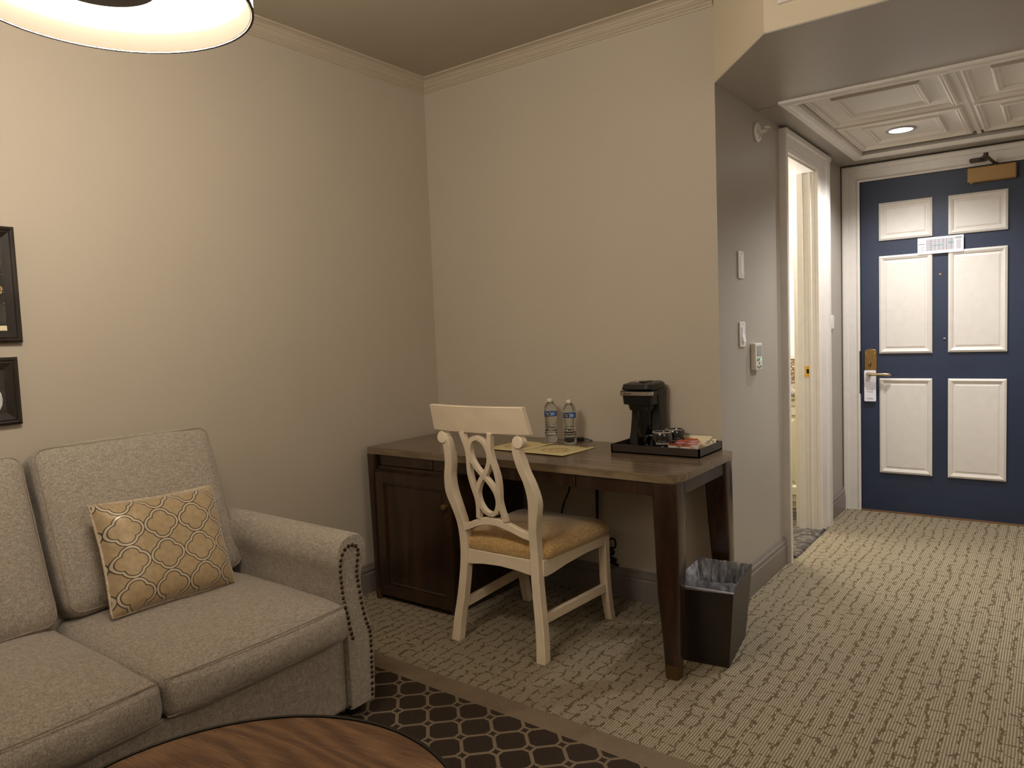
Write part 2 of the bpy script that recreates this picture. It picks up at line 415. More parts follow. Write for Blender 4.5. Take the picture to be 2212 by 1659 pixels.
def thing(name, label, cat, loc=(0, 0, 0), group=None):
    o = bpy.data.objects.new(name, None); COL.objects.link(o); o.location = loc; o.empty_display_size = .05
    o['label'] = label; o['category'] = cat; o['_o'] = tuple(loc)
    if group: o['group'] = group
    return o
def tag(o, label, cat, group=None):
    o['label'] = label; o['category'] = cat
    if group: o['group'] = group
    return o
def struct(o): o['kind'] = 'structure'; return o
def ptag(o, label): o['label'] = label; return o
def dup(root, loc, label, group=None):
    r = root.copy(); COL.objects.link(r); r.location = loc; r['label'] = label
    if group: r['group'] = group
    for ch in list(root.children):
        c = ch.copy(); COL.objects.link(c); c.parent = r
        for g in list(ch.children):
            d = g.copy(); COL.objects.link(d); d.parent = c
    return r
def text_mb(txt, size, mtx, depth=.0004, align='CENTER'):
    cu = bpy.data.curves.new('t', 'FONT'); cu.body = txt; cu.size = size; cu.extrude = depth; cu.align_x = align; cu.align_y = 'CENTER'; cu.resolution_u = 2
    o = bpy.data.objects.new('t', cu); COL.objects.link(o)
    dg = bpy.context.evaluated_depsgraph_get(); me = o.evaluated_get(dg).to_mesh()
    vs = [v.co.copy() for v in me.vertices]; fs = [tuple(p.vertices) for p in me.polygons]
    o.evaluated_get(dg).to_mesh_clear(); bpy.data.objects.remove(o); bpy.data.curves.remove(cu)
    return MB().add([mtx @ v for v in vs], fs)
def smoothpath(pts, n=6, closed=False):
    pts = [Vector(p) for p in pts]; out = []; N = len(pts)
    for i in range(N if closed else N-1):
        p0 = pts[(i-1) % N] if closed or i > 0 else pts[0]; p1 = pts[i]; p2 = pts[(i+1) % N]
        p3 = pts[(i+2) % N] if closed or i+2 < N else pts[-1]
        for k in range(n):
            t = k/n
            out.append(.5*((2*p1)+(p2-p0)*t+(2*p0-5*p1+4*p2-p3)*t*t+(3*p1-p0-3*p2+p3)*t**3))
    if not closed: out.append(pts[-1])
    return out
def interp(z, zs, ys):
    if z <= zs[0]: return ys[0]
    for i in range(len(zs)-1):
        if z <= zs[i+1]: return ys[i]+(ys[i+1]-ys[i])*(z-zs[i])/(zs[i+1]-zs[i])
    return ys[-1]
def roundrect(x0, x1, y0, y1, rs, n=8):
    """rs radii for corners (x0,y0),(x1,y0),(x1,y1),(x0,y1)"""
    out = []
    for (cx, cy, r, a) in ((x0, y0, rs[0], PI), (x1, y0, rs[1], 1.5*PI), (x1, y1, rs[2], 0), (x0, y1, rs[3], .5*PI)):
        ox = cx+r if cx == x0 else cx-r; oy = cy+r if cy == y0 else cy-r
        for k in range(n+1):
            t = a+.5*PI*k/n; out.append((ox+r*math.cos(t), oy+r*math.sin(t)))
    return out
def cushion(dx, dy, dz, r, bulge=(0, 0, 0), n=14, wrinkle=0, seed=0):
    """rounded box centred at 0, sizes dx,dy,dz, faces bulging outward"""
    H = Vector((dx/2, dy/2, dz/2)); vs = []; fs = []; idx = {}
    def g(t): return math.sin(t*PI/2)*.35+t*.65
    ts = [g(-1+2*i/n) for i in range(n+1)]
    def put(u, v, w):
        key = (round(u, 4), round(v, 4), round(w, 4))
        if key in idx: return idx[key]
        p = Vector((u*H.x, v*H.y, w*H.z)); q = Vector([max(-(H[i]-r), min(H[i]-r, p[i])) for i in range(3)])
        d = p-q; p2 = q+(d.normalized()*r if d.length > 1e-6 else d)
        p2.x += bulge[0]*(1-v*v)*(1-w*w)*u; p2.y += bulge[1]*(1-u*u)*(1-w*w)*v; p2.z += bulge[2]*(1-u**4)*(1-v**4)*w
        if wrinkle:
            nn = noise.noise(Vector((p2.x*9+seed, p2.y*9, p2.z*9)))*wrinkle+noise.noise(Vector((p2.x*25+seed, p2.y*25, p2.z*25)))*wrinkle*.3
            p2 += p2.normalized()*nn
        idx[key] = len(vs); vs.append(p2); return idx[key]
    for ax in range(3):
        for sg in (-1, 1):
            for i in range(n):
                for j in range(n):
                    q = []
                    for (a, b) in ((i, j), (i+1, j), (i+1, j+1), (i, j+1)):
                        c = [ts[a], ts[b]]; c.insert(ax, sg); q.append(put(*c))
                    fs.append(tuple(q))
    return MB().add(vs, fs)

# ------------------------------------------------------------------ room shell
ZC, ZH, XH, YB, YE = 2.64, 2.268, 1.62, -.382, 2.234
XR, YF, XHR = 4.5, -4.7, 3.22
struct(MB().box(-.1, XR+.1, YF-.1, YE+.1, -.12, 0).build('floor', 'carpet'))
struct(MB().box(-.12, 0, YF, 0.0, 0, ZC+.1).build('wall_left', 'wall'))
struct(MB().box(-.12, XH-.12, 0, .12, 0, ZC+.1).build('wall_back', 'wall'))
# the hall's left wall returns around the corner; its room-facing end is the same plane as the back wall
def hall_left():
    s = MB(); s.box(XH-.12, XH, .0005, .965, 0, ZH+.02); s.box(XH-.12, XH, .965, 1.566, 2.158, ZH+.02); s.box(XH-.12, XH, 1.566, YE+.1, 0, ZH+.02)
    return struct(s.build('wall_hall_left', 'hallw'))
hall_left()
struct(MB().box(XH-.12, XH, -.0, .0006, 0, ZC).build('wall_back_end', 'wall'))
struct(MB().box(-.12, XR+.1, YF-.1, .12, ZC, ZC+.1).build('ceiling', 'ceil'))
struct(MB().box(XR, XR+.12, YF, YB+.12, 0, ZC).build('wall_right', 'wall'))
struct(MB().box(-.12, XR+.12, YF-.12, YF, 0, ZC).build('wall_front', 'wall'))
struct(MB().box(XHR, XR+.12, YB, YB+.12, 0, ZH).build('wall_back_right', 'wall'))
struct(MB().box(XHR, XHR+.12, YB+.12, YE+.1, 0, ZH).build('wall_hall_right', 'hallw'))
struct(MB().box(XH-.12, XHR+.12, YE+.03, YE+.13, 0, ZH+.02).build('wall_hall_end', 'hallw'))
# bulkhead over the hall mouth (its room faces) and lower hall ceiling
poly = [(XH, 0.0), (1.944, YB), (XR, YB), (XR, .12), (XH, .12)]
struct(MB().prism(poly, 2, ZH+.004, ZC).build('wall_bulkhead', 'bulk'))
OX0, OX1, OY0, OY1 = 1.80, 3.02, .515, 1.955
s = MB(); s.prism([(XH, 0.0), (1.944, YB), (XR, YB), (XR, OY0), (XH, OY0)], 2, ZH, ZH+.0045)
s.box(XH, OX0, OY0, OY1, ZH, ZH+.05); s.box(OX1, XHR+.1, OY0, OY1, ZH, ZH+.05); s.box(XH, XHR+.1, OY1, YE+.1, ZH, ZH+.05); s.box(XH, XHR+.1, OY0-.005, OY0, ZH, ZH+.05)
struct(s.build('ceiling_hall', 'hallw'))
struct(MB().box(XH, XHR, OY0-.01, OY1+.01, ZH+.05, ZH+.07).build('ceiling_hall_recess', 'gap'))  # near-black colour stands in for the shade inside the recess

# crown moulding with a mitred corner
prof = [(0, 2.578), (.006, 2.578), (.008, 2.584), (.006, 2.588), (.010, 2.591), (.011, 2.596), (.018, 2.601), (.026, 2.611), (.028, 2.617), (.034, 2.617), (.036, 2.622), (.043, 2.628), (.053, 2.632), (.064, 2.634), (.066, 2.64), (0, 2.64)]
rings = []
for path in range(3):
    ring = []
    for p, z in prof:
        ring.append([(p, YF, z), (p, -p, z), (XH+.0, -p, z)][path])
    rings.append(ring)
struct(MB().loft(rings).build('trim_1', 'crown', smooth=False))
# baseboards
def baseprof(): return [(0, 0), (.018, 0), (.018, .098), (.012, .104), (.012, .108), (.016, .112), (.015, .124), (.008, .130), (.009, .134), (.003, .144), (0, .144)]
def baseboard(name, p0, p1, nx, ny):
    r = []
    for P in (p0, p1): r.append([(P[0]+nx*d, P[1]+ny*d, z) for d, z in baseprof()])
    return struct(MB().loft(r).build(name, 'base', smooth=False))
baseboard('baseboard_left', (0, YF), (0, 0), 1, 0)
baseboard('baseboard_back', (0.018, 0), (XH+.018, 0), 0, -1)
baseboard('baseboard_hall_left', (XH, -.018), (XH, .865), 1, 0)
baseboard('baseboard_hall_end', (XH, 1.81), (XH, YE-.02), 1, 0)
baseboard('baseboard_hall_right', (XHR, YB-.018), (XHR, YE), -1, 0)
baseboard('baseboard_right', (XR, YF), (XR, YB), -1, 0)
# coffer: frame, tray panels
co = thing('coffered_ceiling_panel', 'white coffered ceiling panel with moulded squares above the entry door', 'ceiling panel', (2.41, 1.235, ZH))
def ringframe(x0, x1, y0, y1, prof, z):
    """rectangular picture-frame moulding; prof (inset, dz)"""
    rings = []
    for ins, dz in prof:
        rings.append([(x0+ins, y0+ins, z+dz), (x1-ins, y0+ins, z+dz), (x1-ins, y1-ins, z+dz), (x0+ins, y1-ins, z+dz)])
    s = MB(); n = 4; vs = [p for r in rings for p in r]; fs = []
    R = len(rings)
    for j in range(R):
        for i in range(4):
            k = (i+1) % 4; a = j*4; b = ((j+1) % R)*4; fs.append((a+i, a+k, b+k, b+i))
    return s.add(vs, fs)
ringframe(1.742, 3.078, .455, 2.02, [(0, 0), (0, -.012), (.010, -.016), (.022, -.014), (.030, -.020), (.048, -.018), (.060, -.008), (.064, .02), (.058, .02), (.05, 0)], ZH).build('outer_frame', 'white', co, smooth=False)
Zp = ZH+.022
MB().box(1.805, 3.015, .52, 1.885, Zp, Zp+.012).build('backing_board', 'tile', co)
for (x0, x1) in ((1.812, 2.388), (2.432, 3.008)):
    for (y0, y1) in ((.53, 1.185), (1.225, 1.88)):
        s = ringframe(x0, x1, y0, y1, [(.0, 0), (.006, -.014), (.014, -.016), (.020, -.010), (.028, -.012), (.036, -.002), (.040, 0)], Zp)
        x2, y2 = .105, .125
        t2 = ringframe(x0+x2, x1-x2, y0+y2, y1-y2, [(.0, 0), (.006, -.012), (.013, -.013), (.018, -.008), (.026, -.009), (.034, 0)], Zp)
        s.add(t2.v, t2.f); s.build('moulded_square', 'tile', co, smooth=False)
MB().box(2.40, 2.42, .52, 1.95, Zp-.006, Zp+.004).build('divider_bar', 'tile', co)
dl = thing('recessed_downlight', 'round lit recessed downlight with grey ring in white ceiling panel', 'ceiling light', (2.085, 1.535, Zp-.004))
MB().lathe([(.0565, 0), (.060, -.005), (.074, -.005), (.076, 0), (.074, .002), (.0565, .002)], (2.077, 1.535, Zp-.001), 40).build('trim_ring', 'grey', dl)
MB().cyl((2.077, 1.535, Zp-.004), .0570, .004, seg=40).build('lens', 'glow', dl)

# ------------------------------------------------------------------ entry door, casing
door = struct(thing('door_1', 'navy entry door with six raised white panels', 'door', (1.73, YE, 0)))
DX0, DX1 = 1.732, 2.65
MB().box(DX0+.002, DX1, YE+.003, YE+.03, .008, 2.150).build('door_slab', 'doorblue', door)
def raised(x0, x1, z0, z1):
    s = MB(); y = YE+.003
    pr = [(0, 0), (0, -.012), (.012, -.018), (.024, -.012), (.028, -.006), (.034, -.006), (.044, -.010)]
    rings = [[(x0+i, y+d, z0+i), (x1-i, y+d, z0+i), (x1-i, y+d, z1-i), (x0+i, y+d, z1-i)] for i, d in pr]
    return s.loft(rings)
for r in ((1.845, 2.145, 1.766, 2.003), (2.231, 2.534, 1.764, 1.999), (1.845, 2.145, 1.042, 1.667), (2.231, 2.534, 1.045, 1.669), (1.845, 2.145, .262, .881), (2.231, 2.534, .261, .881)):
    raised(*r).build('door_panel', 'white', door, smooth=False)
lk = MB().prism([(1.757, .86), (1.829, .86), (1.829, 1.060), (1.822, 1.068), (1.793, 1.073), (1.764, 1.068), (1.757, 1.060)], 1, YE-.012, YE+.004).build('lock_plate', 'brassold', door, bevel=.002)
MB().sphere((1.789, YE-.022, .975), .011, 8, (.6, 1.2, 1.6)).build('thumb_turn', 'brassold', lk)
for sx in (1.768, 1.818): MB().cyl((sx, YE-.0145, 1.045), .004, .003, 'y', 10).build('plate_screw', 'brassbright', lk)
lv = MB().cyl((1.785, YE-.052, .908), .014, .055, 'y', 20)
lv.tube(smoothpath([(1.787, YE-.05, .908), (1.82, YE-.053, .909), (1.865, YE-.052, .909), (1.900, YE-.046, .908), (1.912, YE-.036, .907)], 5), [.0105]*5+[.0098]*16, 12)
lv.build('lever_handle', mat('brushed_bronze_lever', (188, 170, 134), .25, metal=.9), door)
MB().cyl((2.187, YE-.001, 1.528), .007, .008, 'y', 16).build('peephole', 'brassold', door)
MB().sphere((2.211, YE-.003, 1.130), .007, 8, (1.1, .5, .8)).build('door_bumper', 'grey', door)
cl = MB().box(2.331, 2.575, YE-.055, YE+.003, 2.052, 2.140).build('closer_body', 'closer', door, bevel=.006, bseg=3)
MB().cyl((2.352, YE-.03, 2.046), .007, .008, 'z', 12).build('closer_screw', 'steel', cl)
arm = MB(); 
def bar(s, a, b, w_, h_):
    a = Vector(a); b = Vector(b); d = (b-a).normalized(); u = Vector((0, 0, 1)); sd = d.cross(u).normalized()*w_/2; up = sd.cross(d).normalized()*h_/2
    return s.loft([[p+sd+up, p-sd+up, p-sd-up, p+sd-up] for p in (a, b)])
bar(arm, (2.47, YE-.03, 2.150), (2.438, YE-.245, 2.164), .018, .006); bar(arm, (2.438, YE-.245, 2.172), (2.405, YE-.05, 2.184), .016, .006)
arm.cyl((2.47, YE-.03, 2.138), .011, .02); arm.cyl((2.438, YE-.245, 2.156), .012, .024); arm.cyl((2.405, YE-.05, 2.172), .010, .02)
arm.build('closer_arm', 'bronze', cl)
MB().prism([(2.345, 2.170), (2.425, 2.170), (2.430, 2.182), (2.425, 2.194), (2.345, 2.194), (2.340, 2.182)], 1, YE-.046, YE-.022).build('closer_bracket', 'bronze', cl, bevel=.002)
# casing of the entry door: side profile lofted round the opening
def casing_x():
    pr = [(0, 0), (0, -.016), (.010, -.020), (.020, -.016), (.022, -.012), (.070, -.015), (.075, -.022), (.098, -.026), (.106, -.022), (.106, 0)]
    rings = []
    for ins, d in pr:
        o_ = ins
        rings.append([(DX0-o_, YE+d, 0), (DX0-o_, YE+d, 2.152+o_), (DX1+o_, YE+d, 2.152+o_), (DX1+o_, YE+d, 0)])
    s = MB(); vs = [p for r in rings for p in r]; fs = []; R = len(rings)
    for j in range(R):
        for i in range(3):
            a = j*4; b = ((j+1) % R)*4; fs.append((a+i, a+i+1, b+i+1, b+i))
    return s.add(vs, fs)
struct(casing_x().build('trim_2', 'white', smooth=False))
struct(MB().box(DX0, DX0+.004, YE-.001, YE+.028, 0, 2.152).box(DX0, DX1, YE-.001, YE+.028, 2.150, 2.152).build('trim_3', 'gap'))
struct(MB().box(DX0-.006, DX0+.001, YE-.018, YE-.001, .78, 1.06).build('trim_4', 'bronze'))
struct(MB().box(DX0, DX1, YE-.02, YE+.03, 0, .007).build('trim_5', mat('door_sill_brown', (120, 88, 58), .5)))

# ------------------------------------------------------------------ bathroom opening
def casing_y():
    """far jamb, near jamb and head in one white casing on the hall wall"""
    s = MB(); X = XH
    far = [(1.56, 0), (1.56, .018), (1.572, .022), (1.580, .018), (1.586, .022), (1.598, .024), (1.604, .020), (1.70, .026), (1.706, .034), (1.735, .038), (1.79, .034), (1.80, .030), (1.80, 0)]
    near = [(.97, 0), (.97, .018), (.962, .020), (.955, .016), (.90, .030), (.894, .040), (.874, .040), (.870, .036), (.870, 0)]
    s.loft([[(X+d, y, z) for y, d in far] for z in (0, 2.253)])
    s.loft([[(X+d, y, z) for y, d in near] for z in (0, 2.253)])
    head = [(2.150, 0), (2.150, .018), (2.158, .021), (2.163, .018), (2.168, .022), (2.176, .020), (2.225, .026), (2.230, .038), (2.252, .040), (2.254, 0)]
    s.loft([[(X+d, y, z) for z, d in head] for y in (.871, 1.799)])
    return s
struct(casing_y().build('trim_6', 'white', smooth=False))
jm = MB(); jp = [(1.5605, 1.619), (1.5605, 1.60), (1.553, 1.598), (1.553, 1.585), (1.558, 1.583), (1.558, 1.555), (1.549, 1.553), (1.549, 1.520), (1.556, 1.518), (1.562, 1.495), (1.572, 1.492), (1.60, 1.492), (1.60, 1.4995), (1.565, 1.4995), (1.565, 1.619)]
jm.loft([[(x, y, z) for y, x in jp] for z in (0, 2.152)])
jm.box(1.492, 1.62, .945, .9695, 0, 2.152)
jm.box(1.492, 1.62, .96, 1.57, 2.140, 2.156)
struct(jm.build('trim_7', 'white', smooth=False))
sp = thing('strike_plate', 'small polished brass strike plate on white bathroom door jamb', 'strike plate', (1.57, 1.556, .97))
MB().prism([(1.556, .938), (1.592, .938), (1.592, 1.003), (1.556, 1.003), (1.556, .985), (1.546, .98), (1.546, .958), (1.556, .955)], 1, 1.5535, 1.5575).build('plate', 'brassbright', sp)
MB().box(1.566, 1.580, 1.5525, 1.5545, .958, .985).build('latch_hole', 'gap', sp)
for zz in (.948, .994): MB().cyl((1.574, 1.5522, zz), .003, .002, 'y', 10).build('screw', 'brassold', sp)
BX0 = -.1
s = MB(); s.box(BX0, XH-.12, .3, 2.72, -.10, .002)
struct(s.build('floor_bathroom', 'marbled'))
struct(MB().prism([(1.45, .0), (1.648, .0), (1.656, .004), (1.648, .012), (1.45, .012)], 1, .972, 1.60).build('trim_8', 'marbled'))
struct(MB().box(BX0, XH-.001, 2.62, 2.72, 0, 2.5).build('wall_bathroom_end', 'bathcream'))
struct(MB().box(BX0-.1, BX0, .2, 2.72, 0, 2.5).build('wall_bathroom_side', 'bathcream'))
struct(MB().box(BX0, XH-.12, .2, .3, 0, 2.5).build('wall_bathroom_near', 'bathcream'))
struct(MB().box(BX0, XH-.005, .2, 2.72, 2.42, 2.5).build('ceiling_bathroom', 'bathcream'))
struct(MB().box(XH-.13, XH-.122, 1.64, 2.62, 0, 2.42).box(XH-.13, XH-.122, .3, .93, 0, 2.42).build('wall_bathroom_door', 'bathcream'))
va = thing('bathroom_vanity', 'cream panelled vanity with marble top seen through bathroom doorway', 'vanity', (.9, 2.3, 0))
MB().box(.25, 1.47, 2.02, 2.619, .06, .775).build('cabinet', 'vanity', va)
MB().box(.25, 1.47, 2.06, 2.61, .003, .06).build('plinth', 'vanity', va)
for x0, x1 in ((.28, .84), (.88, 1.45)):
    d = MB().loft([[(x0+i, 2.02+dd, .11+i), (x1-i, 2.02+dd, .11+i), (x1-i, 2.02+dd, .70-i), (x0+i, 2.02+dd, .70-i)] for i, dd in ((0, 0), (0, -.018), (.05, -.018), (.062, -.008), (.075, -.008), (.10, -.016))]).build('cabinet_door', 'vanity', va, smooth=False)
MB().box(.25, 1.475, 2.005, 2.02, .715, .745).box(.25, 1.478, 1.995, 2.02, .755, .775).build('moulding', 'vanity', va)
MB().box(.23, 1.485, 1.985, 2.619, .776, .815).build('countertop', 'marblew', va, bevel=.004)
bs = tag(MB().box(.1, 1.485, 2.600, 2.6195, .8155, .99).build('mosaic_backsplash', 'mosaic'), 'brown mosaic tile strip on bathroom wall above vanity counter', 'backsplash')
mp_ = thing('bathroom_wall_panel', 'bright white framed panel on bathroom wall above mosaic strip', 'wall panel', (.9, 2.61, 1.0))
MB().box(.1, 1.48, 2.600, 2.6195, 1.0, 1.62).build('panel', 'paperw', mp_)
MB().box(.1, 1.484, 2.590, 2.5999, .995, 1.02).build('lower_rail', 'white', mp_)
MB().sphere((1.43, 2.585, 1.56), .009).build('knob', 'brassbright', mp_)

# ------------------------------------------------------------------ hall wall fittings
def plate(name, label, cat, y0, y1, z0, z1, d=.008):
    t = thing(name, label, cat, (XH, (y0+y1)/2, z0))
    MB().box(XH+.0002, XH+d, y0, y1, z0, z1).build('cover_plate', 'plate', t, bevel=.003, bseg=2)
    return t
t = plate('wall_switch_plate', 'tall narrow white wall plate on grey hall wall, higher of two', 'wall plate', .232, .302, 1.474, 1.596)
MB().box(XH+.007, XH+.010, .254, .280, 1.492, 1.578).build('insert', 'paperw', t, bevel=.002)
for z in (1.484, 1.586): MB().cyl((XH+.007, .267, z), .003, .002, 'x', 10).build('screw', 'platedet', t)
t = plate('rocker_switch', 'white rocker light switch just left of the thermostat', 'light switch', .234, .306, 1.166, 1.280)
MB().loft([[(XH+.007, .254, z), (XH+.007, .286, z), (XH+d_, .286, z), (XH+d_, .254, z)] for z, d_ in ((1.190, .018), (1.225, .010), (1.256, .012))]).build('rocker', 'paperw', t)
for z in (1.176, 1.270): MB().cyl((XH+.007, .270, z), .003, .002, 'x', 10).build('screw', 'platedet', t)
t = thing('thermostat', 'white thermostat with small display and keypad on grey hall wall', 'thermostat', (XH, .435, 1.05))
MB().box(XH+.0002, XH+.026, .388, .480, 1.052, 1.178).build('housing', 'plate', t, bevel=.003)
MB().box(XH+.025, XH+.0275, .402, .468, 1.118, 1.166).build('display', 'lcd', t)
for (yy, zz) in ((.412, 1.100), (.412, 1.068), (.458, 1.068), (.435, 1.084), (.435, 1.064), (.435, 1.103)): MB().box(XH+.025, XH+.0285, yy-.007, yy+.007, zz-.005, zz+.005).build('button', 'platedet', t)
MB().box(XH+.025, XH+.0288, .452, .462, 1.096, 1.103).build('indicator_light', 'green', t)
t = thing('sidewall_sprinkler', 'white round sidewall sprinkler high on grey hall wall', 'sprinkler', (XH, .525, 2.17))
MB().lathe([(.0, .001), (.045, .001), (.046, .006), (.040, .012), (.030, .013), (.028, .006), (.0, .006)], (XH, .525, 2.168), 32, 'x').build('escutcheon', 'plate', t)
s = MB().cyl((XH+.006, .525, 2.168), .009, .035, 'x', 12); s.tube([(XH+.02, .51, 2.168), (XH+.045, .515, 2.168), (XH+.048, .525, 2.168), (XH+.045, .535, 2.168), (XH+.02, .54, 2.168)], .003)
s.box(XH+.045, XH+.062, .505, .545, 2.180, 2.184)
s.build('sprinkler_head', 'plate', t)
t = plate('wall_sensor', 'slim white plate on hall wall between bathroom casing and entry door', 'wall plate', 1.90, 1.96, 1.215, 1.30, .012)
v_ = thing('air_vent', 'white air vent high on cream bulkhead above hall ceiling', 'air vent', (2.3, YB, 2.35))
MB().box(1.995, 2.62, YB-.012, YB-.0003, 2.352, 2.375).box(1.995, 2.62, YB-.012, YB-.0003, 2.545, 2.568).box(1.995, 2.018, YB-.012, YB-.0003, 2.375, 2.545).box(2.597, 2.62, YB-.012, YB-.0003, 2.375, 2.545).build('frame', 'white', v_)
s = MB()
for i in range(11): s.box(2.018, 2.597, YB-.010, YB-.001, 2.382+i*.015, 2.388+i*.015)
s.build('slats', 'white', v_)
# evacuation card on the door
ec = thing('evacuation_map_card', 'white landscape card with grey floor plan on the navy door', 'sign', (2.19, YE-.02, 1.655))
yk = YE-.0165
MB().box(2.066, 2.312, yk-.002, yk, 1.656, 1.757).build('card', 'paperw', ec)
MB().box(2.112, 2.262, yk-.0026, yk-.002, 1.674, 1.745).build('floor_plan', 'mapgrey', ec)
s = MB()
for i, xx in enumerate((2.138, 2.160, 2.182, 2.203, 2.222, 2.245)): s.box(xx, xx+.0022, yk-.003, yk-.0026, 1.676, 1.743)
for i in range(5): s.box(2.113, 2.150, yk-.003, yk-.0026, 1.680+i*.013, 1.6815+i*.013)
s.build('plan_lines', 'greyprint', ec)
MB().box(2.150, 2.205, yk-.0031, yk-.0026, 1.704, 1.708).box(2.232, 2.258, yk-.0031, yk-.0026, 1.712, 1.720).build('route_line', 'mapteal', ec)
s = MB()
for i in range(4): s.box(2.073, 2.076, yk-.0027, yk-.002, 1.672+i*.0085, 1.675+i*.0085).box(2.080, 2.098+(i % 2)*.006, yk-.0027, yk-.002, 1.6725+i*.0085, 1.6745+i*.0085)
s.build('printed_key', 'greyprint', ec)
MB().box(2.070, 2.106, yk-.0027, yk-.002, 1.715, 1.719).build('printed_heading', 'greyprint', ec)
s = MB()
s.box(2.267, 2.303, yk-.0027, yk-.002, 1.742, 1.746).box(2.267, 2.303, yk-.0027, yk-.002, 1.736, 1.739)
for i in range(10): s.box(2.273, 2.296+(i*7 % 3)*.002, yk-.0027, yk-.002, 1.676+i*.0055, 1.678+i*.0055)
s.build('printed_notice', 'greyprint', ec)
# privacy tag
pt = thing('door_hanger_tag', 'white privacy tag hanging on the brass lever of navy door', 'door hanger', (1.789, YE-.02, .73))
s = MB().prism(roundrect(1.755, 1.826, .730, .934, (.006,)*4, 4), 1, YE-.0175, YE-.0165); s.build('card', 'paperw', pt)
MT = Matrix.Translation((1.790, YE-.0182, .80)) @ Matrix.Rotation(PI/2, 4, 'X')
s = text_mb('PRIVACY', .0125, MT @ Matrix.Translation((0, .007, 0))); q = text_mb('PLEASE', .0125, MT @ Matrix.Translation((0, -.006, 0))); s.add(q.v, q.f)
s.build('privacy_lettering', 'mapgrey', pt, smooth=False)
s = text_mb('WARWICK', .0075, MT @ Matrix.Translation((0, -.053, 0))); q = text_mb('w', .007, MT @ Matrix.Translation((0, -.045, 0))); s.add(q.v, q.f)
s.build('hotel_lettering', 'greyprint', pt, smooth=False)

# ------------------------------------------------------------------ rug
rg = MB()
a = math.radians(-1.7)
rx = lambda u, v: (.981+u*math.cos(a)-v*math.sin(a), -1.279+u*math.sin(a)+v*math.cos(a))
pts = [rx(-.93, -2.6), rx(2.9, -2.6), rx(2.9, .204), rx(-.93, .204)]
s_origin[0] = (.981, -1.279, 0)
rg = MB().add([(Matrix.Rotation(-a, 4, 'Z') @ (Vector((x, y, z))-Vector((.981, -1.279, 0))))+Vector((.981, -1.279, 0)) for z in (.0005, .007) for x, y in pts], [(3, 2, 1, 0), (4, 5, 6, 7), (0, 1, 5, 4), (1, 2, 6, 5), (2, 3, 7, 6), (3, 0, 4, 7)])
ro = tag(rg.build('area_rug', 'rug'), 'dark brown rug with taupe octagon lattice and plain taupe border', 'rug'); ro.rotation_euler.z = a
s_origin[0] = (0, 0, 0)

# ------------------------------------------------------------------ desk
dk = thing('writing_desk', 'dark wood writing desk with striped brown top and cabinet at left end', 'desk', (.87, -.3, 0))
ZT = .742
def desk_outline(e=0):
    pts = roundrect(.05+e, 1.69-e, -.61+e, -.008-e, (.012, .075, .05, .012), 10)
    return [(x, y-(x-.87)*.02) for x, y in pts] if True else pts
MB().prism([(x, min(y, -.004)) for x, y in desk_outline(.0)], 2, ZT-.031, ZT-.0012).build('edge_band', 'deskedge', dk, bevel=.002)
MB().prism([(x, min(y, -.006)) for x, y in desk_outline(.0025)], 2, ZT-.0014, ZT).build('desk_top', 'desktop', dk, smooth=False)
def leg(levels, name='leg'):
    """levels (z, x0, x1, y0, y1)"""
    rings = []
    for z, x0, x1, y0, y1 in levels:
        r = min(.014, (x1-x0)*.25); rings.append([(x, y, z) for x, y in roundrect(x0, x1, y0, y1, (r,)*4, 4)])
    return MB().loft(rings)
def deskleg(lv, foot):
    o = leg(lv).build('leg', 'espresso', dk); leg(foot).build('foot_cap', 'brass', o); return o
deskleg([(.711, 1.588, 1.688, -.628, -.535), (.60, 1.592, 1.689, -.630, -.54), (.45, 1.600, 1.692, -.636, -.552), (.30, 1.608, 1.693, -.642, -.568), (.18, 1.622, 1.692, -.646, -.580), (.052, 1.634, 1.690, -.650, -.592)],
        [(.052, 1.633, 1.691, -.651, -.591), (.0, 1.637, 1.687, -.651, -.595)])
deskleg([(.711, 1.585, 1.680, -.125, -.035), (.60, 1.587, 1.681, -.12, -.035), (.45, 1.593, 1.682, -.112, -.035), (.30, 1.602, 1.683, -.105, -.035), (.18, 1.612, 1.682, -.098, -.036), (.052, 1.624, 1.680, -.092, -.038)],
        [(.052, 1.623, 1.681, -.093, -.037), (.0, 1.627, 1.677, -.09, -.04)])
deskleg([(.711, .068, .118, -.612, -.55), (.4, .080, .124, -.616, -.55), (.052, .094, .128, -.622, -.56)], [(.052, .093, .129, -.623, -.559), (0, .096, .126, -.62, -.562)])
deskleg([(.711, .068, .118, -.09, -.035), (.4, .080, .124, -.09, -.035), (.052, .094, .128, -.085, -.035)], [(.052, .093, .129, -.086, -.034), (0, .096, .126, -.083, -.036)])
ya = lambda x: -.600-(x-.87)*.02
# front drawers
def drawer(x0, x1, z0, z1, knob=None):
    s = MB().add([(x, ya(x)+dy, z) for x in (x0, x1) for dy in (0, .03) for z in (z0, z1)], [(0, 1, 3, 2), (4, 6, 7, 5), (0, 4, 5, 1), (2, 3, 7, 6), (0, 2, 6, 4), (1, 5, 7, 3)])
    o = s.build('drawer', 'espresso', dk, bevel=.0015)
    if knob:
        k = MB().lathe([(.004, .002), (.004, -.012), (.010, -.016), (.0125, -.022), (.010, -.028), (.001, -.030)], (knob, ya(knob), (z0+z1)/2), 16, 'y'); k.build('knob', 'brassold', o)
drawer(.135, .486, .660, .710); drawer(.490, 1.256, .658, .710, .836); drawer(1.260, 1.590, .658, .710)
MB().box(.12, 1.59, -.585, -.05, .690, .7105).build('under_frame', 'espresso', dk)
MB().box(.118, .625, -.592, -.05, .640, .656).build('shelf_rail', 'espresso', dk, bevel=.001)
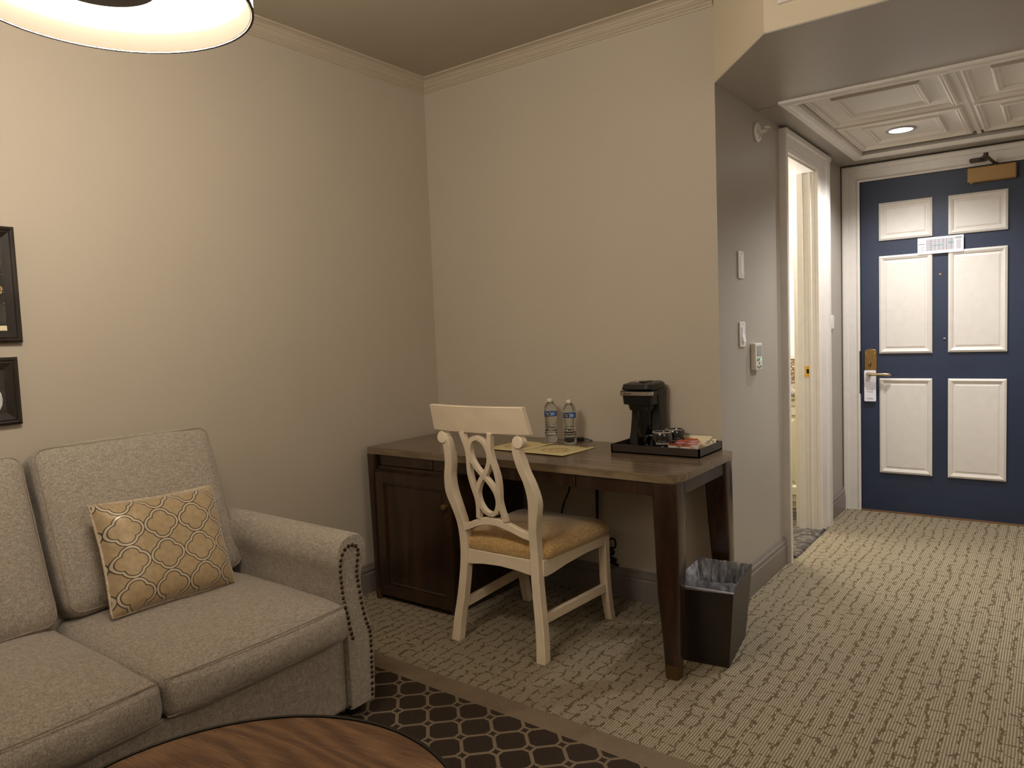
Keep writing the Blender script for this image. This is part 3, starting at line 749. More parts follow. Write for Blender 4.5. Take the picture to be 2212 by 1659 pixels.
MB().box(1.650, 1.672, -.545, -.10, .655, .7108).build('side_apron', 'espresso', dk, bevel=.001)
MB().box(.12, 1.59, -.08, -.055, .64, .7108).build('rear_apron', 'espresso', dk, bevel=.001)
cb = MB().box(.125, .605, -.600, -.06, .045, .640).build('cabinet_body', 'espresso', dk)
x0, x1, z0, z1 = .135, .612, .030, .634
cd = MB().loft([[(x0+i, -.601+d, z0+i), (x1-i, -.601+d, z0+i), (x1-i, -.601+d, z1-i), (x0+i, -.601+d, z1-i)] for i, d in ((0, 0), (0, -.020), (.050, -.020), (.053, -.012), (.060, -.013), (.066, -.008))]).build('cabinet_door', 'espresso', dk, smooth=False)
MB().lathe([(.004, .002), (.004, -.014), (.011, -.018), (.0135, -.025), (.011, -.031), (.001, -.033)], (.590, -.621, .512), 16, 'y').build('door_knob', 'brassold', cd)

# ------------------------------------------------------------------ chair
ch = thing('dining_chair', 'cream painted chair with looped splat back and gold fabric seat at desk', 'chair', (.978, -.54, 0))
CX = .978
ZS = [0, .2, .42, .55, .7, .87, 1.0]; YS = [-.80, -.775, -.762, -.785, -.82, -.86, -.885]
yp = lambda z: interp(z, ZS, YS)
def smooth_yp(z): return (yp(z-.05)+yp(z)+yp(z+.05))/3 if .05 < z < .95 else yp(z)
PZ = [0, .1, .2, .32, .42, .50, .56, .63, .70, .76, .83, .868]
PX = [.215, .207, .193, .180, .178, .181, .193, .207, .200, .181, .172, .180]
for sg in (-1, 1):
    path = smoothpath([(PX[i], PZ[i], 0) for i in range(len(PZ))], 4); rings = []
    for p in path:
        x, z = p.x, p.y; y = smooth_yp(z)
        wv = .0185 if z > .3 else .0185+.002*(.3-z)/.3
        w2 = wv*(1+.25*math.exp(-((z-.62)/.06)**2))
        dep = .040 if z < .8 else .034
        rings.append([(CX+sg*(x-w2), y, z), (CX+sg*(x+w2), y, z), (CX+sg*(x+w2), y+dep, z), (CX+sg*(x-w2), y+dep, z)])
    s = MB().loft(rings)
    s.cyl((CX+sg*.187, smooth_yp(.868), .866), .024, .034, 'y', 28)
    s.build('back_post', 'chair', ch, bevel=.003)
    # front leg
    rings = []
    for z, y in ((.385, -.300), (.30, -.300), (.2, -.298), (.12, -.290), (.05, -.276), (0, -.262)):
        hw = .019 if z > .1 else .018
        rings.append([(CX+sg*.222-hw, y-.018, z), (CX+sg*.222+hw, y-.018, z), (CX+sg*.222+hw, y+.018, z), (CX+sg*.222-hw, y+.018, z)])
    MB().loft(rings).build('leg', 'chair', ch, bevel=.003)
    # side apron and stretcher
    xa, xb = CX+sg*.196, CX+sg*.238
    up = [(-.735, .388), (-.29, .388)]; lo = [(-.31, .345), (-.45, .345), (-.58, .335), (-.68, .322), (-.72, .320), (-.735, .325)]
    s = MB(); pts = up+lo; n = len(pts)
    f_ = lambda y, base: base - sg*(.035*(y+.29)/(-.445)) 
    vs = [(f_(y, CX+sg*.212), y, z) for y, z in pts]+[(f_(y, CX+sg*.236), y, z) for y, z in pts]
    s.add(vs, [tuple(range(n))[::-1], tuple(range(n, 2*n))]+[(i, (i+1) % n, (i+1) % n+n, i+n) for i in range(n)])
    s.build('seat_rail', 'chair', ch, bevel=.002)
    s = MB(); xr, xf = CX+sg*.192, CX+sg*.222
    s.loft([[(x-.010, y, z0), (x+.010, y, z0), (x+.010, y, z1), (x-.010, y, z1)] for x, y, z0, z1 in ((xr, -.755, .135, .172), (xf, -.305, .135, .172))])
    s.build('stretcher', 'chair', ch, bevel=.002)
s = MB().prism([(CX-.165, .388), (CX+.165, .388), (CX+.165, .325), (CX+.08, .336), (CX, .340), (CX-.08, .336), (CX-.165, .325)], 1, -.757, -.737); s.build('seat_rail', 'chair', ch, bevel=.002)
MB().box(CX-.205, CX+.205, -.302, -.282, .335, .388).build('seat_rail', 'chair', ch, bevel=.002)
# cross rail
cr = smoothpath([(-.168, .494, 0), (-.135, .503, 0), (-.09, .522, 0), (-.04, .538, 0), (0, .541, 0), (.04, .538, 0), (.09, .522, 0), (.135, .503, 0), (.168, .494, 0)], 4)
s = MB().loft([[(CX+p.x, yp(p.y)+.004-.016*(1-(p.x/.17)**2), p.y-.026), (CX+p.x, yp(p.y)+.026-.016*(1-(p.x/.17)**2), p.y-.026), (CX+p.x, yp(p.y)+.026-.016*(1-(p.x/.17)**2), p.y+.004), (CX+p.x, yp(p.y)+.004-.016*(1-(p.x/.17)**2), p.y+.004)] for p in cr])
s.build('cross_rail', 'chair', ch, bevel=.002)
# splat ribbons
sp_ = MB()
def ribbon(pts, w=.0105, closed=False, off=0):
    P = smoothpath([(x, z, 0) for x, z in pts], 6, closed); n = len(P); rings = []
    for i, p in enumerate(P):
        d = (P[(i+1) % n if closed else min(i+1, n-1)]-P[(i-1) % n if closed else max(i-1, 0)]).normalized(); nn = Vector((-d.y, d.x, 0))
        a, b = p+nn*w, p-nn*w
        y0 = lambda q: yp(q.y)-.004+off-.010
        rings.append([(CX+a.x, y0(a), a.y), (CX+b.x, y0(b), b.y), (CX+b.x, y0(b)+.024, b.y), (CX+a.x, y0(a)+.024, a.y)])
    if closed: rings.append(rings[0])
    sp_.loft(rings, caps=not closed)
for sg in (-1, 1):
    ribbon([(sg*.070, .897), (sg*.062, .86), (sg*.056, .825), (sg*.058, .79), (sg*.066, .745), (sg*.068, .71), (sg*.064, .67), (sg*.056, .625), (sg*.058, .585), (sg*.068, .536)], .0095)
    ribbon([(sg*.0, .720), (sg*.026, .75), (sg*.044, .787), (sg*.046, .826), (sg*.029, .862), (0, .876)], .0095, off=.0006)
    ribbon([(sg*.0, .722), (sg*.028, .688), (sg*.047, .650), (sg*.047, .608), (sg*.029, .572), (0, .558)], .0095, off=.0003)
sp_.build('splat', 'chair', ch, bevel=.0015)
# top rail
rings = []
for i in range(17):
    u = -1+2*i/16; yy = -.885-.028*(1-u*u)+.028
    xt, xb = u*.226, u*.238
    rings.append([(CX+xb, yy+.012, .893), (CX+xb, yy+.034, .893), (CX+xt, yy-.004+.026-.018, 1.001), (CX+xt, yy-.004-.018, 1.001)])
MB().loft(rings).build('top_rail', 'chair', ch, bevel=.003)
# seat pad
ol = [(-.155, -.750), (.155, -.750), (.160, -.722), (.212, -.715), (.226, -.60), (.238, -.45), (.244, -.33), (.236, -.285), (.205, -.268), (0, -.262), (-.205, -.268), (-.236, -.285), (-.244, -.33), (-.238, -.45), (-.226, -.60), (-.212, -.715), (-.160, -.722)]
op = [Vector((p.x, p.y, 0)) for p in smoothpath([(x, y, 0) for x, y in ol], 4, True)]
rings = []
for sc_, z in ((.97, .386), (1.0, .392), (1.012, .405), (1.005, .420), (.975, .436), (.92, .447), (.82, .455), (.6, .461), (.3, .464), (.02, .465)):
    rings.append([(CX+p.x*sc_, -.50+(p.y+.50)*sc_, z) for p in op])
MB().loft(rings).build('seat_pad', 'chairseat', ch)

# ------------------------------------------------------------------ sofa
so = thing('sofa', 'grey beige tweed two-seat sofa with rolled arms and nailhead trim', 'sofa', (.45, -2.1, .007))
armprof = [(-1.494, .055), (-1.497, .18), (-1.499, .30), (-1.504, .42), (-1.512, .49), (-1.524, .535), (-1.528, .565), (-1.520, .598), (-1.503, .622), (-1.478, .635), (-1.448, .637), (-1.422, .628), (-1.405, .605), (-1.401, .575), (-1.408, .540), (-1.424, .512), (-1.430, .47), (-1.424, .42), (-1.410, .36), (-1.396, .31), (-1.388, .27), (-1.388, .20), (-1.392, .10), (-1.396, .055)]
def arm_mesh(mir):
    pr = [(p.x, p.y) for p in smoothpath([(y, z, 0) for y, z in armprof], 3)]
    f = (lambda y: y) if not mir else (lambda y: -4.23-y)
    rings = []
    cy_ = -1.46; 
    for x, k in ((.035, 1), (.30, 1), (.60, 1), (.885, 1), (.912, .995), (.921, .965), (.9215, .93)):
        rings.append([(x, f(cy_+(y-cy_)*(k if k < 1 else 1)), .35+(z-.35)*(1-(1-k)*.35) + (.012*(1-x/.92) if z > .5 else 0)) for y, z in pr])
    return MB().loft(rings)
a1 = arm_mesh(False).build('arm', 'sofa', so); arm_mesh(True).build('arm', 'sofa', so)
# welt along the arm front edge
nails = [(-1.479, 0.295), (-1.487, 0.326), (-1.493, 0.365), (-1.500, 0.395), (-1.507, 0.424), (-1.511, 0.451), (-1.514, 0.492), (-1.515, 0.532), (-1.512, 0.559), (-1.502, 0.583), (-1.483, 0.600), (-1.460, 0.602), (-1.443, 0.592), (-1.437, 0.573), (-1.443, 0.539), (-1.447, 0.512), (-1.444, 0.474), (-1.437, 0.423), (-1.429, 0.376), (-1.416, 0.328), (-1.405, 0.298), (-1.402, 0.268), (-1.403, 0.21), (-1.406, 0.128), (-1.408, 0.068)]
npth = smoothpath([(y, z, 0) for y, z in nails], 10)
pos = [npth[0]]; acc = 0
for i in range(1, len(npth)):
    acc += (npth[i]-npth[i-1]).length
    if acc >= .0162: pos.append(npth[i]); acc = 0
nail0 = None
for p in pos:
    if nail0 is None:
        nail0 = MB().sphere((.9235, p.x, p.y), .0064, 6, (.7, 1, 1)).build('nailhead', 'nail', a1); base = Vector(p)
    else:
        c = nail0.copy(); COL.objects.link(c); c.parent = a1; c.location = (0, p.x-base.x, p.y-base.y)
for (yy, zz) in ((-1.508, .075), (-1.535, .072)):
    c = nail0.copy(); COL.objects.link(c); c.parent = a1; c.location = (0.0, yy-base.x, zz-base.y); c.scale = (1, 1, 1)
Y0, Y1, YM = -1.500, -2.730, -2.115
MB().box(.05, .902, Y1, Y0+.004, .055, .300).build('base_frame', 'sofa', so, bevel=.012, bseg=3)
s = MB().loft([[(x, Y1, z) for x, z in ((.035, .06), (.30, .06), (.27, .45), (.125, .900), (.05, .900))], [(x, Y0, z) for x, z in ((.035, .06), (.30, .06), (.27, .45), (.125, .900), (.05, .900))]])
s.build('back_frame', 'sofa', so, bevel=.012, bseg=3)
for k, yc in enumerate((-1.809, -2.424)):
    s = cushion(.67, .610, .125, .035, (.022, .006, .030), 18, .006, k*7)
    s.xf(Matrix.Translation((.612, yc, .368)) @ Matrix.Rotation(math.radians(.8), 4, 'Y'))
    o = s.build('seat_cushion', 'sofa', so)
    hw = .298
    for zz, xx in ((.419, .934), (.318, .938)):
        MB().tube(smoothpath([(xx-.012, yc-hw, zz), (xx+.004, yc-hw+.03, zz+.001), (xx+.016, yc, zz+.002), (xx+.004, yc+hw-.03, zz+.001), (xx-.012, yc+hw, zz)], 8), .0022, 6).build('seam', 'seam', o)
for k, (yc, dz) in enumerate(((-1.800, 0), (-2.424, -.012))):
    s = cushion(.150, .602, .545, .045, (.022, .004, .006), 18, .006, 20+k*5)
    th = math.radians(-21)
    mt = Matrix.Translation((.222, yc, .695+dz)) @ Matrix.Rotation(th, 4, 'Y')
    s.xf(mt); o = s.build('back_cushion', 'sofa', so)
    hx, hy, hz = .070, .290, .262
    loop = [Vector((hx-.010, yy_, zz_)) for yy_, zz_ in roundrect(-hy-.002, hy+.002, -hz-.002, hz+.002, (.034,)*4, 6)]
    MB().tube([mt @ p for p in loop], .0024, 6, closed=True).build('seam', 'seam', o)
for (x, y) in ((.85, -1.44), (.10, -1.44), (.85, -2.79), (.10, -2.79)):
    MB().loft([[(x-.028, y-.028, z), (x+.028, y-.028, z), (x+.028, y+.028, z), (x-.028, y+.028, z)] if z > .03 else [(x-.022, y-.022, z), (x+.022, y-.022, z), (x+.022, y+.022, z), (x-.022, y+.022, z)] for z in (.008, .058)]).build('leg', 'black', so, bevel=.002)
# pillow
pw = thing('throw_pillow', 'gold square pillow with quatrefoil pattern on the sofa seat', 'pillow', (.43, -1.83, .45))
N = 44; W_, H_ = .405, .355
def pillow_mesh():
    s = MB(); s.uv = []
    for side in (1, -1):
        k0 = len(s.v)
        for i in range(N+1):
            for j in range(N+1):
                u, v = -1+2*i/N, -1+2*j/N
                pinch = 1-.055*(1-u*u) * (abs(v)**3); pin2 = 1-.055*(1-v*v)*(abs(u)**3)
                x = u*W_/2*pin2; y = v*H_/2*pinch
                t = (max(0, 1-u**4)*max(0, 1-v**4))**.55
                edge = max(abs(u), abs(v))
                z = side*(.070*t+.0035*math.sin(v*26+u*4)*math.exp(-((1-abs(u))/.13)**2)*t + .0025*noise.noise(Vector((u*4, v*4, side))))
                s.v.append(Vector((x, y, z))); s.uv.append((x+.027+.000, y+.03))
        for i in range(N):
            for j in range(N):
                a_ = k0+i*(N+1)+j; s.f.append((a_, a_+N+1, a_+N+2, a_+1))
    return s
ps = pillow_mesh()
# local x -> along -y world (left in picture is -y), local y -> up the sofa back, local z -> facing the room (+x)
BLc, BRc, TLc, TRc = Vector((.500, -2.035, .462)), Vector((.520, -1.625, .452)), Vector((.365, -2.02, .792)), Vector((.385, -1.63, .782))
ctr = (BLc+BRc+TLc+TRc)/4
ex = ((BRc-BLc)+(TRc-TLc)).normalized(); ey = ((TLc-BLc)+(TRc-BRc)).normalized(); ez = ex.cross(ey).normalized(); ey = ez.cross(ex)
PM = Matrix(((ex.x, ey.x, ez.x, ctr.x), (ex.y, ey.y, ez.y, ctr.y), (ex.z, ey.z, ez.z, ctr.z), (0, 0, 0, 1)))
ps.xf(PM); ps.build('pillow_cover', 'quat', pw)
loop = []
for k in range(120):
    t = k/120*4; sd = int(t); f = t-sd; q = -1+2*f
    u, v = ((q, -1), (1, q), (-q, 1), (-1, -q))[sd]
    pinch = 1-.055*(1-u*u)*(abs(v)**3); pin2 = 1-.055*(1-v*v)*(abs(u)**3)
    loop.append(PM @ Vector((u*W_/2*pin2*(1.0-.02*(abs(u*v))**6), v*H_/2*pinch*(1.0-.02*(abs(u*v))**6), 0)))
MB().tube(loop, .0048, 8, closed=True).build('corded_piping', 'pipe', pw)

# ------------------------------------------------------------------ coffee table
tc = (1.667, -2.405)
tb = thing('coffee_table', 'round coffee table with walnut top and thin black rim', 'table', (tc[0], tc[1], .007))
MB().cyl((tc[0], tc[1], .432), .3985, .018, seg=96).build('table_top', 'walnut', tb)
MB().lathe([(.399, .420), (.407, .420), (.407, .4525), (.399, .4525)], (tc[0], tc[1], 0), 96).add([], []).build('rim', 'black', tb)
MB().cyl((tc[0], tc[1], .420), .3985, .0115, seg=64).build('support_disc', 'black', tb)
for k in range(4):
    an = PI/4+k*PI/2; MB().tube([(tc[0]+.33*math.cos(an), tc[1]+.33*math.sin(an), .42), (tc[0]+.36*math.cos(an), tc[1]+.36*math.sin(an), .008)], .011, 12).build('leg', 'black', tb)
# ------------------------------------------------------------------ lamp
lx, ly, lz = LAMP
lp = thing('drum_pendant_lamp', 'large round drum lamp with glowing white underside', 'lamp', (lx, ly, ZC))
R_ = .243
MB().lathe([(R_, lz), (R_+.002, lz), (R_+.002, lz+.20), (R_, lz+.20)], (lx, ly, 0), 96).build('lamp_shade', 'shade', lp)
MB().lathe([(R_-.0005, lz+.0005), (R_-.004, lz+.0005), (R_-.006, lz+.025), (R_-.005, lz+.042)], (lx, ly, 0), 96).build('shade_lining', 'lampwhite', lp)
MB().lathe([(R_-.0012, lz-.0015), (R_+.003, lz-.0015), (R_+.003, lz+.003), (R_+.0021, lz+.003), (R_+.0021, lz-.0004), (R_-.0012, lz-.0004)], (lx, ly, 0), 96).build('shade_rim', 'bronze', lp)
MB().lathe([(.06, lz+.0385), (R_-.012, lz+.0385), (R_-.006, lz+.041), (R_-.006, lz+.045), (.06, lz+.045)], (lx, ly, 0), 96).build('diffuser', 'diffuser', lp)
MB().cyl((lx-.012, ly-.012, lz+.030), .094, .008, seg=48).build('finial_plate', 'bronze', lp)
MB().cyl((lx, ly, lz+.038), .008, ZC-lz-.038, seg=12).build('stem', 'bronze', lp)
MB().cyl((lx, ly, lz+.2), R_, .003, seg=64).build('shade_top', 'bronze', lp)
MB().cyl((lx, ly, ZC-.025), .06, .025, seg=32).build('canopy', 'bronze', lp)

# ------------------------------------------------------------------ framed pictures on left wall
def picture(label, y1, z0, z1, width, fw, art, frame_m):
    t = thing('framed_picture', label, 'picture', (0, y1-width/2, z0))
    pr = [(0, .001), (0, .020), (.008, .026), (.014, .022), (.018, .024), (fw, .012), (fw, .001)]
    y0 = y1-width
    rings = [[(d, y0+i, z0+i), (d, y1-i, z0+i), (d, y1-i, z1-i), (d, y0+i, z1-i)] for i, d in pr]
    s = MB(); vs = [p for r in rings for p in r]; fs = []; R = len(rings)
    for j in range(R):
        for i in range(4): k = (i+1) % 4; b = ((j+1) % R)*4; fs.append((j*4+i, j*4+k, b+k, b+i))
    s.add(vs, fs).build('frame', frame_m, t, smooth=False)
    MB().box(.001, .011, y0+fw-.002, y1-fw+.002, z0+fw-.002, z1-fw+.002).build('print', art, t)
    return t, y0+fw, y1-fw, z0+fw, z1-fw
t, ya0, ya1, za0, za1 = picture('black framed picture with gold specks, upper of two on left wall', -2.034, 1.305, 1.682, .50, .040, 'artfleck', 'frameblack')
MB().box(.0112, .0118, ya0, ya1, za0, za0+.016).build('mount_strip', 'creampack', t)
t, ya0, ya1, za0, za1 = picture('black framed picture with pale figure, lower of two on left wall', -2.055, 1.037, 1.258, .42, .040, 'artdark', 'frameblack')
s = MB().sphere((.0115, ya1-.045, za0+.045), .045, 8, (.03, .8, 1.1)).sphere((.0115, ya1-.14, za0+.06), .05, 8, (.03, .9, 1.0)); s.build('pale_shape', 'artgrey', t)

# ------------------------------------------------------------------ things on the desk
zt = ZT
def bottle(label, x, y, rz):
    t = thing('water_bottle', label, 'bottle', (x, y, zt), 'water bottles on the desk')
    pr = [(.001, .004), (.018, .001), (.024, .002), (.029, .008), (.0305, .018), (.0305, .030)]
    z = .030
    for k in range(5):
        z0 = .034+k*.0125; r = [.0305, .0300, .0290, .0285, .0285][k]
        pr += [(r, z0), (r-.0030, z0+.003), (r-.0030, z0+.005), (r, z0+.009)]
    pr += [(.0278, .100), (.0275, .106), (.0300, .118), (.0308, .124), (.0300, .126), (.0300, .150), (.0308, .152), (.0306, .160), (.0285, .170), (.024, .179), (.017, .187), (.0135, .191), (.0125, .196), (.0125, .199), (.001, .199)]
    s = MB().lathe(pr, (x, y, zt), 32); s.build('bottle_body', 'water', t)
    MB().lathe([(.001, .210), (.0125, .210), (.0135, .2085), (.0138, .196), (.0132, .1945), (.001, .1945)], (x, y, zt), 24).build('cap', 'cap', t)
    lb = MB().lathe([(.0307, .126), (.0312, .1263), (.0312, .1497), (.0307, .150)], (x, y, zt), 40).build('label', 'labblue', t)
    # navy roundel, pale arc, border bands and lettering wrapped on the label, facing the camera
    a0 = rz
    def wrap(mb, r):
        mb.v = [Vector((x+(r+p.z)*math.cos(a0+p.x/r), y+(r+p.z)*math.sin(a0+p.x/r), zt+.138+p.y)) for p in mb.v]; return mb
    def disc(cx, rx_, ry_, z, mt_, nm):
        m = MB(); n = 28; rows = 6
        for j in range(-10, 11):
            yy = ry_*j/10; xx = rx_*math.sqrt(max(0, 1-(j/10)**2))
            for i in range(7): m.v.append(Vector((cx-xx+2*xx*i/6, yy, z)))
        for j in range(20):
            for i in range(6): q = j*7+i; m.f.append((q, q+1, q+8, q+7))
        wrap(m, .0312).build(nm, mt_, lb)
    disc(-.010, .0165, .0115, .0003, 'labpale', 'pale_arc'); disc(-.013, .0150, .0116, .0006, 'labnavy', 'navy_roundel')
    MB().lathe([(.0313, .1262), (.0316, .1262), (.0316, .1282), (.0313, .1282)], (x, y, zt), 40).lathe([(.0313, .1478), (.0316, .1478), (.0316, .1498), (.0313, .1498)], (x, y, zt), 40).build('label_border', 'labnavy', lb)
    s = text_mb('Pure', .0098, Matrix.Translation((-.013, .0045, .0009)), .0001); q = text_mb('Life', .0098, Matrix.Translation((-.013, -.0035, .0009)), .0001); s.add(q.v, q.f)
    wrap(s, .0312).build('lettering', 'text', lb, smooth=False)
    disc(.014, .006, .007, .0004, 'labpale', 'pale_emblem')
    return t
bottle('clear water bottle with blue label, left one of two', .822, -.112, -1.02)
bottle('clear water bottle with blue label, right one of two', .946, -.140, -1.02)
def sheet(name, label, pts, z, lift):
    """four corners (x,y): grid patch with gentle curl"""
    t = thing(name, label, 'paper', (sum(p[0] for p in pts)/4, sum(p[1] for p in pts)/4, z), 'papers on the desk')
    n = 14; s = MB()
    A, B, C, D = [Vector((p[0], p[1], 0)) for p in pts]
    for i in range(n+1):
        for j in range(n+1):
            u, v = i/n, j/n; p = A*(1-u)*(1-v)+B*u*(1-v)+C*u*v+D*(1-u)*v
            s.v.append(Vector((p.x, p.y, z+.0006+lift(u, v))))
    for i in range(n):
        for j in range(n): q = i*(n+1)+j; s.f.append((q, q+1, q+n+2, q+n+1))
    s.build('sheet', 'cream', t, solid=.0005)
    def P(u, v, h=.0009):
        p = A*(1-u)*(1-v)+B*u*(1-v)+C*u*v+D*(1-u)*v; return Vector((p.x, p.y, z+.0006+lift(u, v)+h))
    MB().add([P(.66, .90), P(.86, .90), P(.86, .95), P(.66, .95)], [(0, 1, 2, 3)]).build('dark_label', 'darkprint', t, solid=.0002)
    s = MB()
    for (rx_, ry_, c) in ((.28, .22, (.48, .45)), (.18, .14, (.5, .5)), (.10, .18, (.45, .5))):
        s.tube([P(c[0]+rx_*math.cos(2*PI*k/32), c[1]+ry_*math.sin(2*PI*k/32), .0007) for k in range(32)], .0011, 4, closed=True)
    s.tube([P(.25+.5*k/10, .3+.35*math.sin(k/10*3), .0007) for k in range(11)], .0012, 4)
    s.build('faint_drawing', 'brownprint', t)
    return t
sheet('paper_sheet', 'cream paper sheet with faint brown drawing, in front of the bottles', [(.872, -.440), (1.100, -.452), (1.106, -.172), (.888, -.186)], zt+.001, lambda u, v: .006*max(0, .35-u)**1.2*4*(1-v)*v*2+.004*(1-v)**3)
sheet('paper_sheet', 'cream paper sheet partly hidden behind the chair back', [(.640, -.412), (.868, -.432), (.874, -.160), (.665, -.135)], zt+.0, lambda u, v: .003*u*u+.003*(1-v)**3)
bx = thing('power_hub', 'small flat black power box behind the water bottles', 'power box', (.90, -.03, zt))
MB().box(.852, .945, -.045, -.012, zt+.0002, zt+.016).build('housing', 'blackplastic', bx, bevel=.003)
MB().tube(smoothpath([(.944, -.028, zt+.008), (.965, -.024, zt+.010), (.985, -.022, zt+.004), (.995, -.018, zt+.003)], 5), .0025).build('cord', 'cord', bx)
# tray
tr = thing('serving_tray', 'dark brown rectangular tray holding coffee things on the desk', 'tray', (1.43, -.13, zt))
tx0, tx1, ty0, ty1 = 1.228, 1.628, -.262, -.014
MB().box(tx0, tx1, ty0, ty1, zt+.0003, zt+.006).build('base', 'tray', tr)
for b in ((tx0, tx1, ty0, ty0+.007), (tx0, tx1, ty1-.007, ty1), (tx0, tx0+.007, ty0, ty1), (tx1-.007, tx1, ty0, ty1)):
    MB().box(b[0], b[1], b[2], b[3], zt+.0004, zt+.036).build('side', 'tray', tr)
z6 = zt+.0062
# coffee machine
cm = thing('coffee_maker', 'black single-serve coffee maker with steel band on dark tray', 'coffee maker', (1.305, -.10, z6))
def rr(x0, x1, y0, y1, r, z): return [(x, y, z) for x, y in roundrect(x0, x1, y0, y1, (r,)*4, 6)]
MB().loft([rr(1.236, 1.398, -.130, -.024, .014, z6), rr(1.238, 1.396, -.128, -.024, .014, z6+.012), rr(1.244, 1.391, -.116, -.024, .012, z6+.06), rr(1.250, 1.387, -.112, -.024, .012, z6+.13), rr(1.252, 1.385, -.112, -.024, .012, z6+.20), rr(1.246, 1.390, -.130, -.024, .012, z6+.258)]).build('column', 'blackplastic', cm)
s = MB().cyl((1.318, -.108, z6+.004), .036, .182, seg=32); s.build('cup_recess', 'darkgloss', cm)
MB().loft([rr(1.262, 1.366, -.160, -.028, .022, z6+.166), rr(1.258, 1.370, -.166, -.028, .022, z6+.190), rr(1.243, 1.380, -.180, -.025, .024, z6+.193), rr(1.239, 1.382, -.184, -.024, .026, z6+.232)]).build('brew_head', 'blackplastic', cm)
MB().loft([rr(1.233, 1.386, -.190, -.024, .03, z6+.232), rr(1.232, 1.387, -.191, -.024, .03, z6+.252)]).build('upper_housing', 'blackplastic', cm)
# steel band round the front
def band(x0, x1, y0, y1, r, z0, z1, e=.002):
    o1 = roundrect(x0-e, x1+e, y0-e, y1, (r, r, .004, .004), 8); s = MB()
    sel = [p for p in o1 if p[1] < -.165]
    sel.sort(key=lambda p: p[0])
    return s.loft([[(x, y, z) for x, y in sel]+[(x, y+.003, z) for x, y in sel[::-1]] for z in (z0, z1)])
band(1.232, 1.387, -.191, -.06, .03, z6+.234, z6+.250).build('steel_band', 'steel', cm)
s = MB()
for i in range(7): s.box(1.262+i*.005, 1.2645+i*.005, -.1955, -.1925, z6+.239, z6+.2415+(.005 if i == 0 else .001))
s.build('band_lettering', 'cord', cm)
MB().loft([rr(1.240, 1.386, -.186, -.026, .028, z6+.256), rr(1.238, 1.388, -.190, -.024, .030, z6+.262), rr(1.242, 1.386, -.182, -.026, .030, z6+.280), rr(1.262, 1.376, -.150, -.034, .028, z6+.288)]).build('lid', 'blackplastic', cm)
MB().box(1.275, 1.310, -.150, -.100, z6+.286, z6+.2915).build('lid_button', 'steel', cm, bevel=.001)
MB().box(1.318, 1.345, -.150, -.085, z6+.286, z6+.292).build('lid_button', 'darkgloss', cm, bevel=.001)
MB().loft([rr(1.262, 1.374, -.166, -.128, .02, z6), rr(1.264, 1.372, -.164, -.128, .02, z6+.010)]).build('drip_plate', 'blackplastic', cm)
# mugs upside down
def mug(label, x, y, ha, ta):
    t = thing('coffee_mug', label, 'mug', (x, y, z6), 'upside-down black mugs on the tray')
    H = .082
    pr = [(.0375, 0), (.0410, 0), (.0418, .004), (.0425, .03), (.0425, .06), (.0420, .074), (.0400, H-.004), (.0385, H)]
    MB().lathe(pr+[(.0345, H), (.034, H-.003), (.001, H-.0035)], (x, y, z6), 40).lathe([(.0375, 0), (.0385, .07), (.001, .074)], (x, y, z6), 32).build('mug_body', 'mug', t)
    MB().lathe([(.0352, H-.001), (.0352, H+.0010), (.0388, H+.0008), (.0392, H-.001)], (x, y, z6), 40).build('foot_ring', 'mugrim', t)
    d = Vector((math.cos(ha), math.sin(ha), 0)); P = Vector((x, y, z6))
    pth = smoothpath([P+d*.040+Vector((0, 0, .062)), P+d*.056+Vector((0, 0, .064)), P+d*.070+Vector((0, 0, .052)), P+d*.073+Vector((0, 0, .034)), P+d*.066+Vector((0, 0, .018)), P+d*.052+Vector((0, 0, .012)), P+d*.040+Vector((0, 0, .014))], 6)
    MB().tube(pth, .0055, 10).build('handle', 'mug', t)
    R2 = .0426
    RT = Matrix.Rotation(PI, 4, 'Z')
    s = text_mb('WARWICK', .0118, RT @ Matrix.Translation((0, 0, 0)), .0001)
    q = text_mb('W', .011, RT @ Matrix.Translation((0, .013, 0)), .0001); s.add(q.v, q.f)
    for i in range(9): s.box(-.018+i*.0042, -.0155+i*.0042, .0095, .0103, -.0001, .0001)
    s.v = [Vector((x+(R2+v.z)*math.cos(ta+v.x/R2), y+(R2+v.z)*math.sin(ta+v.x/R2), z6+.038+v.y)) for v in s.v]
    s.build('lettering', 'text', t, smooth=False)
    return t
mug('black mug upside down, front one of two on tray', 1.432, -.185, PI+.15, -1.12)
mug('black mug upside down, rear one of two on tray', 1.446, -.088, PI*.70, -1.0)
# pods
def pod(label, x, y, z, lid, first=[None]):
    t = thing('coffee_pod', label, 'coffee pod', (x, y, z), 'coffee pods on the tray')
    MB().lathe([(.001, 0), (.0175, 0), (.0185, .002), (.0225, .036), (.001, .036)], (x, y, z), 24).build('cup', 'podwhite', t)
    MB().lathe([(.0225, .036), (.0252, .036), (.0252, .0385), (.0205, .0386), (.0205, .036)], (x, y, z), 24).build('rim', 'podrim', t)
    MB().cyl((x, y, z+.036), .0207, .0022, seg=24).build('lid', lid, t)
    return t
podl = [('coffee pod with dark lid, front row, beside the front mug', 1.499, -.222, 0, 'poddark'), ('coffee pod with dark lid, front row, farther right', 1.553, -.226, 0, 'poddark'),
        ('coffee pod with grey lid, second row right', 1.560, -.172, 0, 'podlilac'), ('coffee pod with grey lid, second row left', 1.507, -.168, 0, 'podlilac'),
        ('coffee pod with orange lid, third row left beside the rear mug', 1.492, -.112, 0, 'podrim'), ('coffee pod with grey lid, third row right', 1.545, -.116, 0, 'podlilac'),
        ('coffee pod with orange lid, rear row nearest the cream packets', 1.512, -.060, 0, 'podrim')]
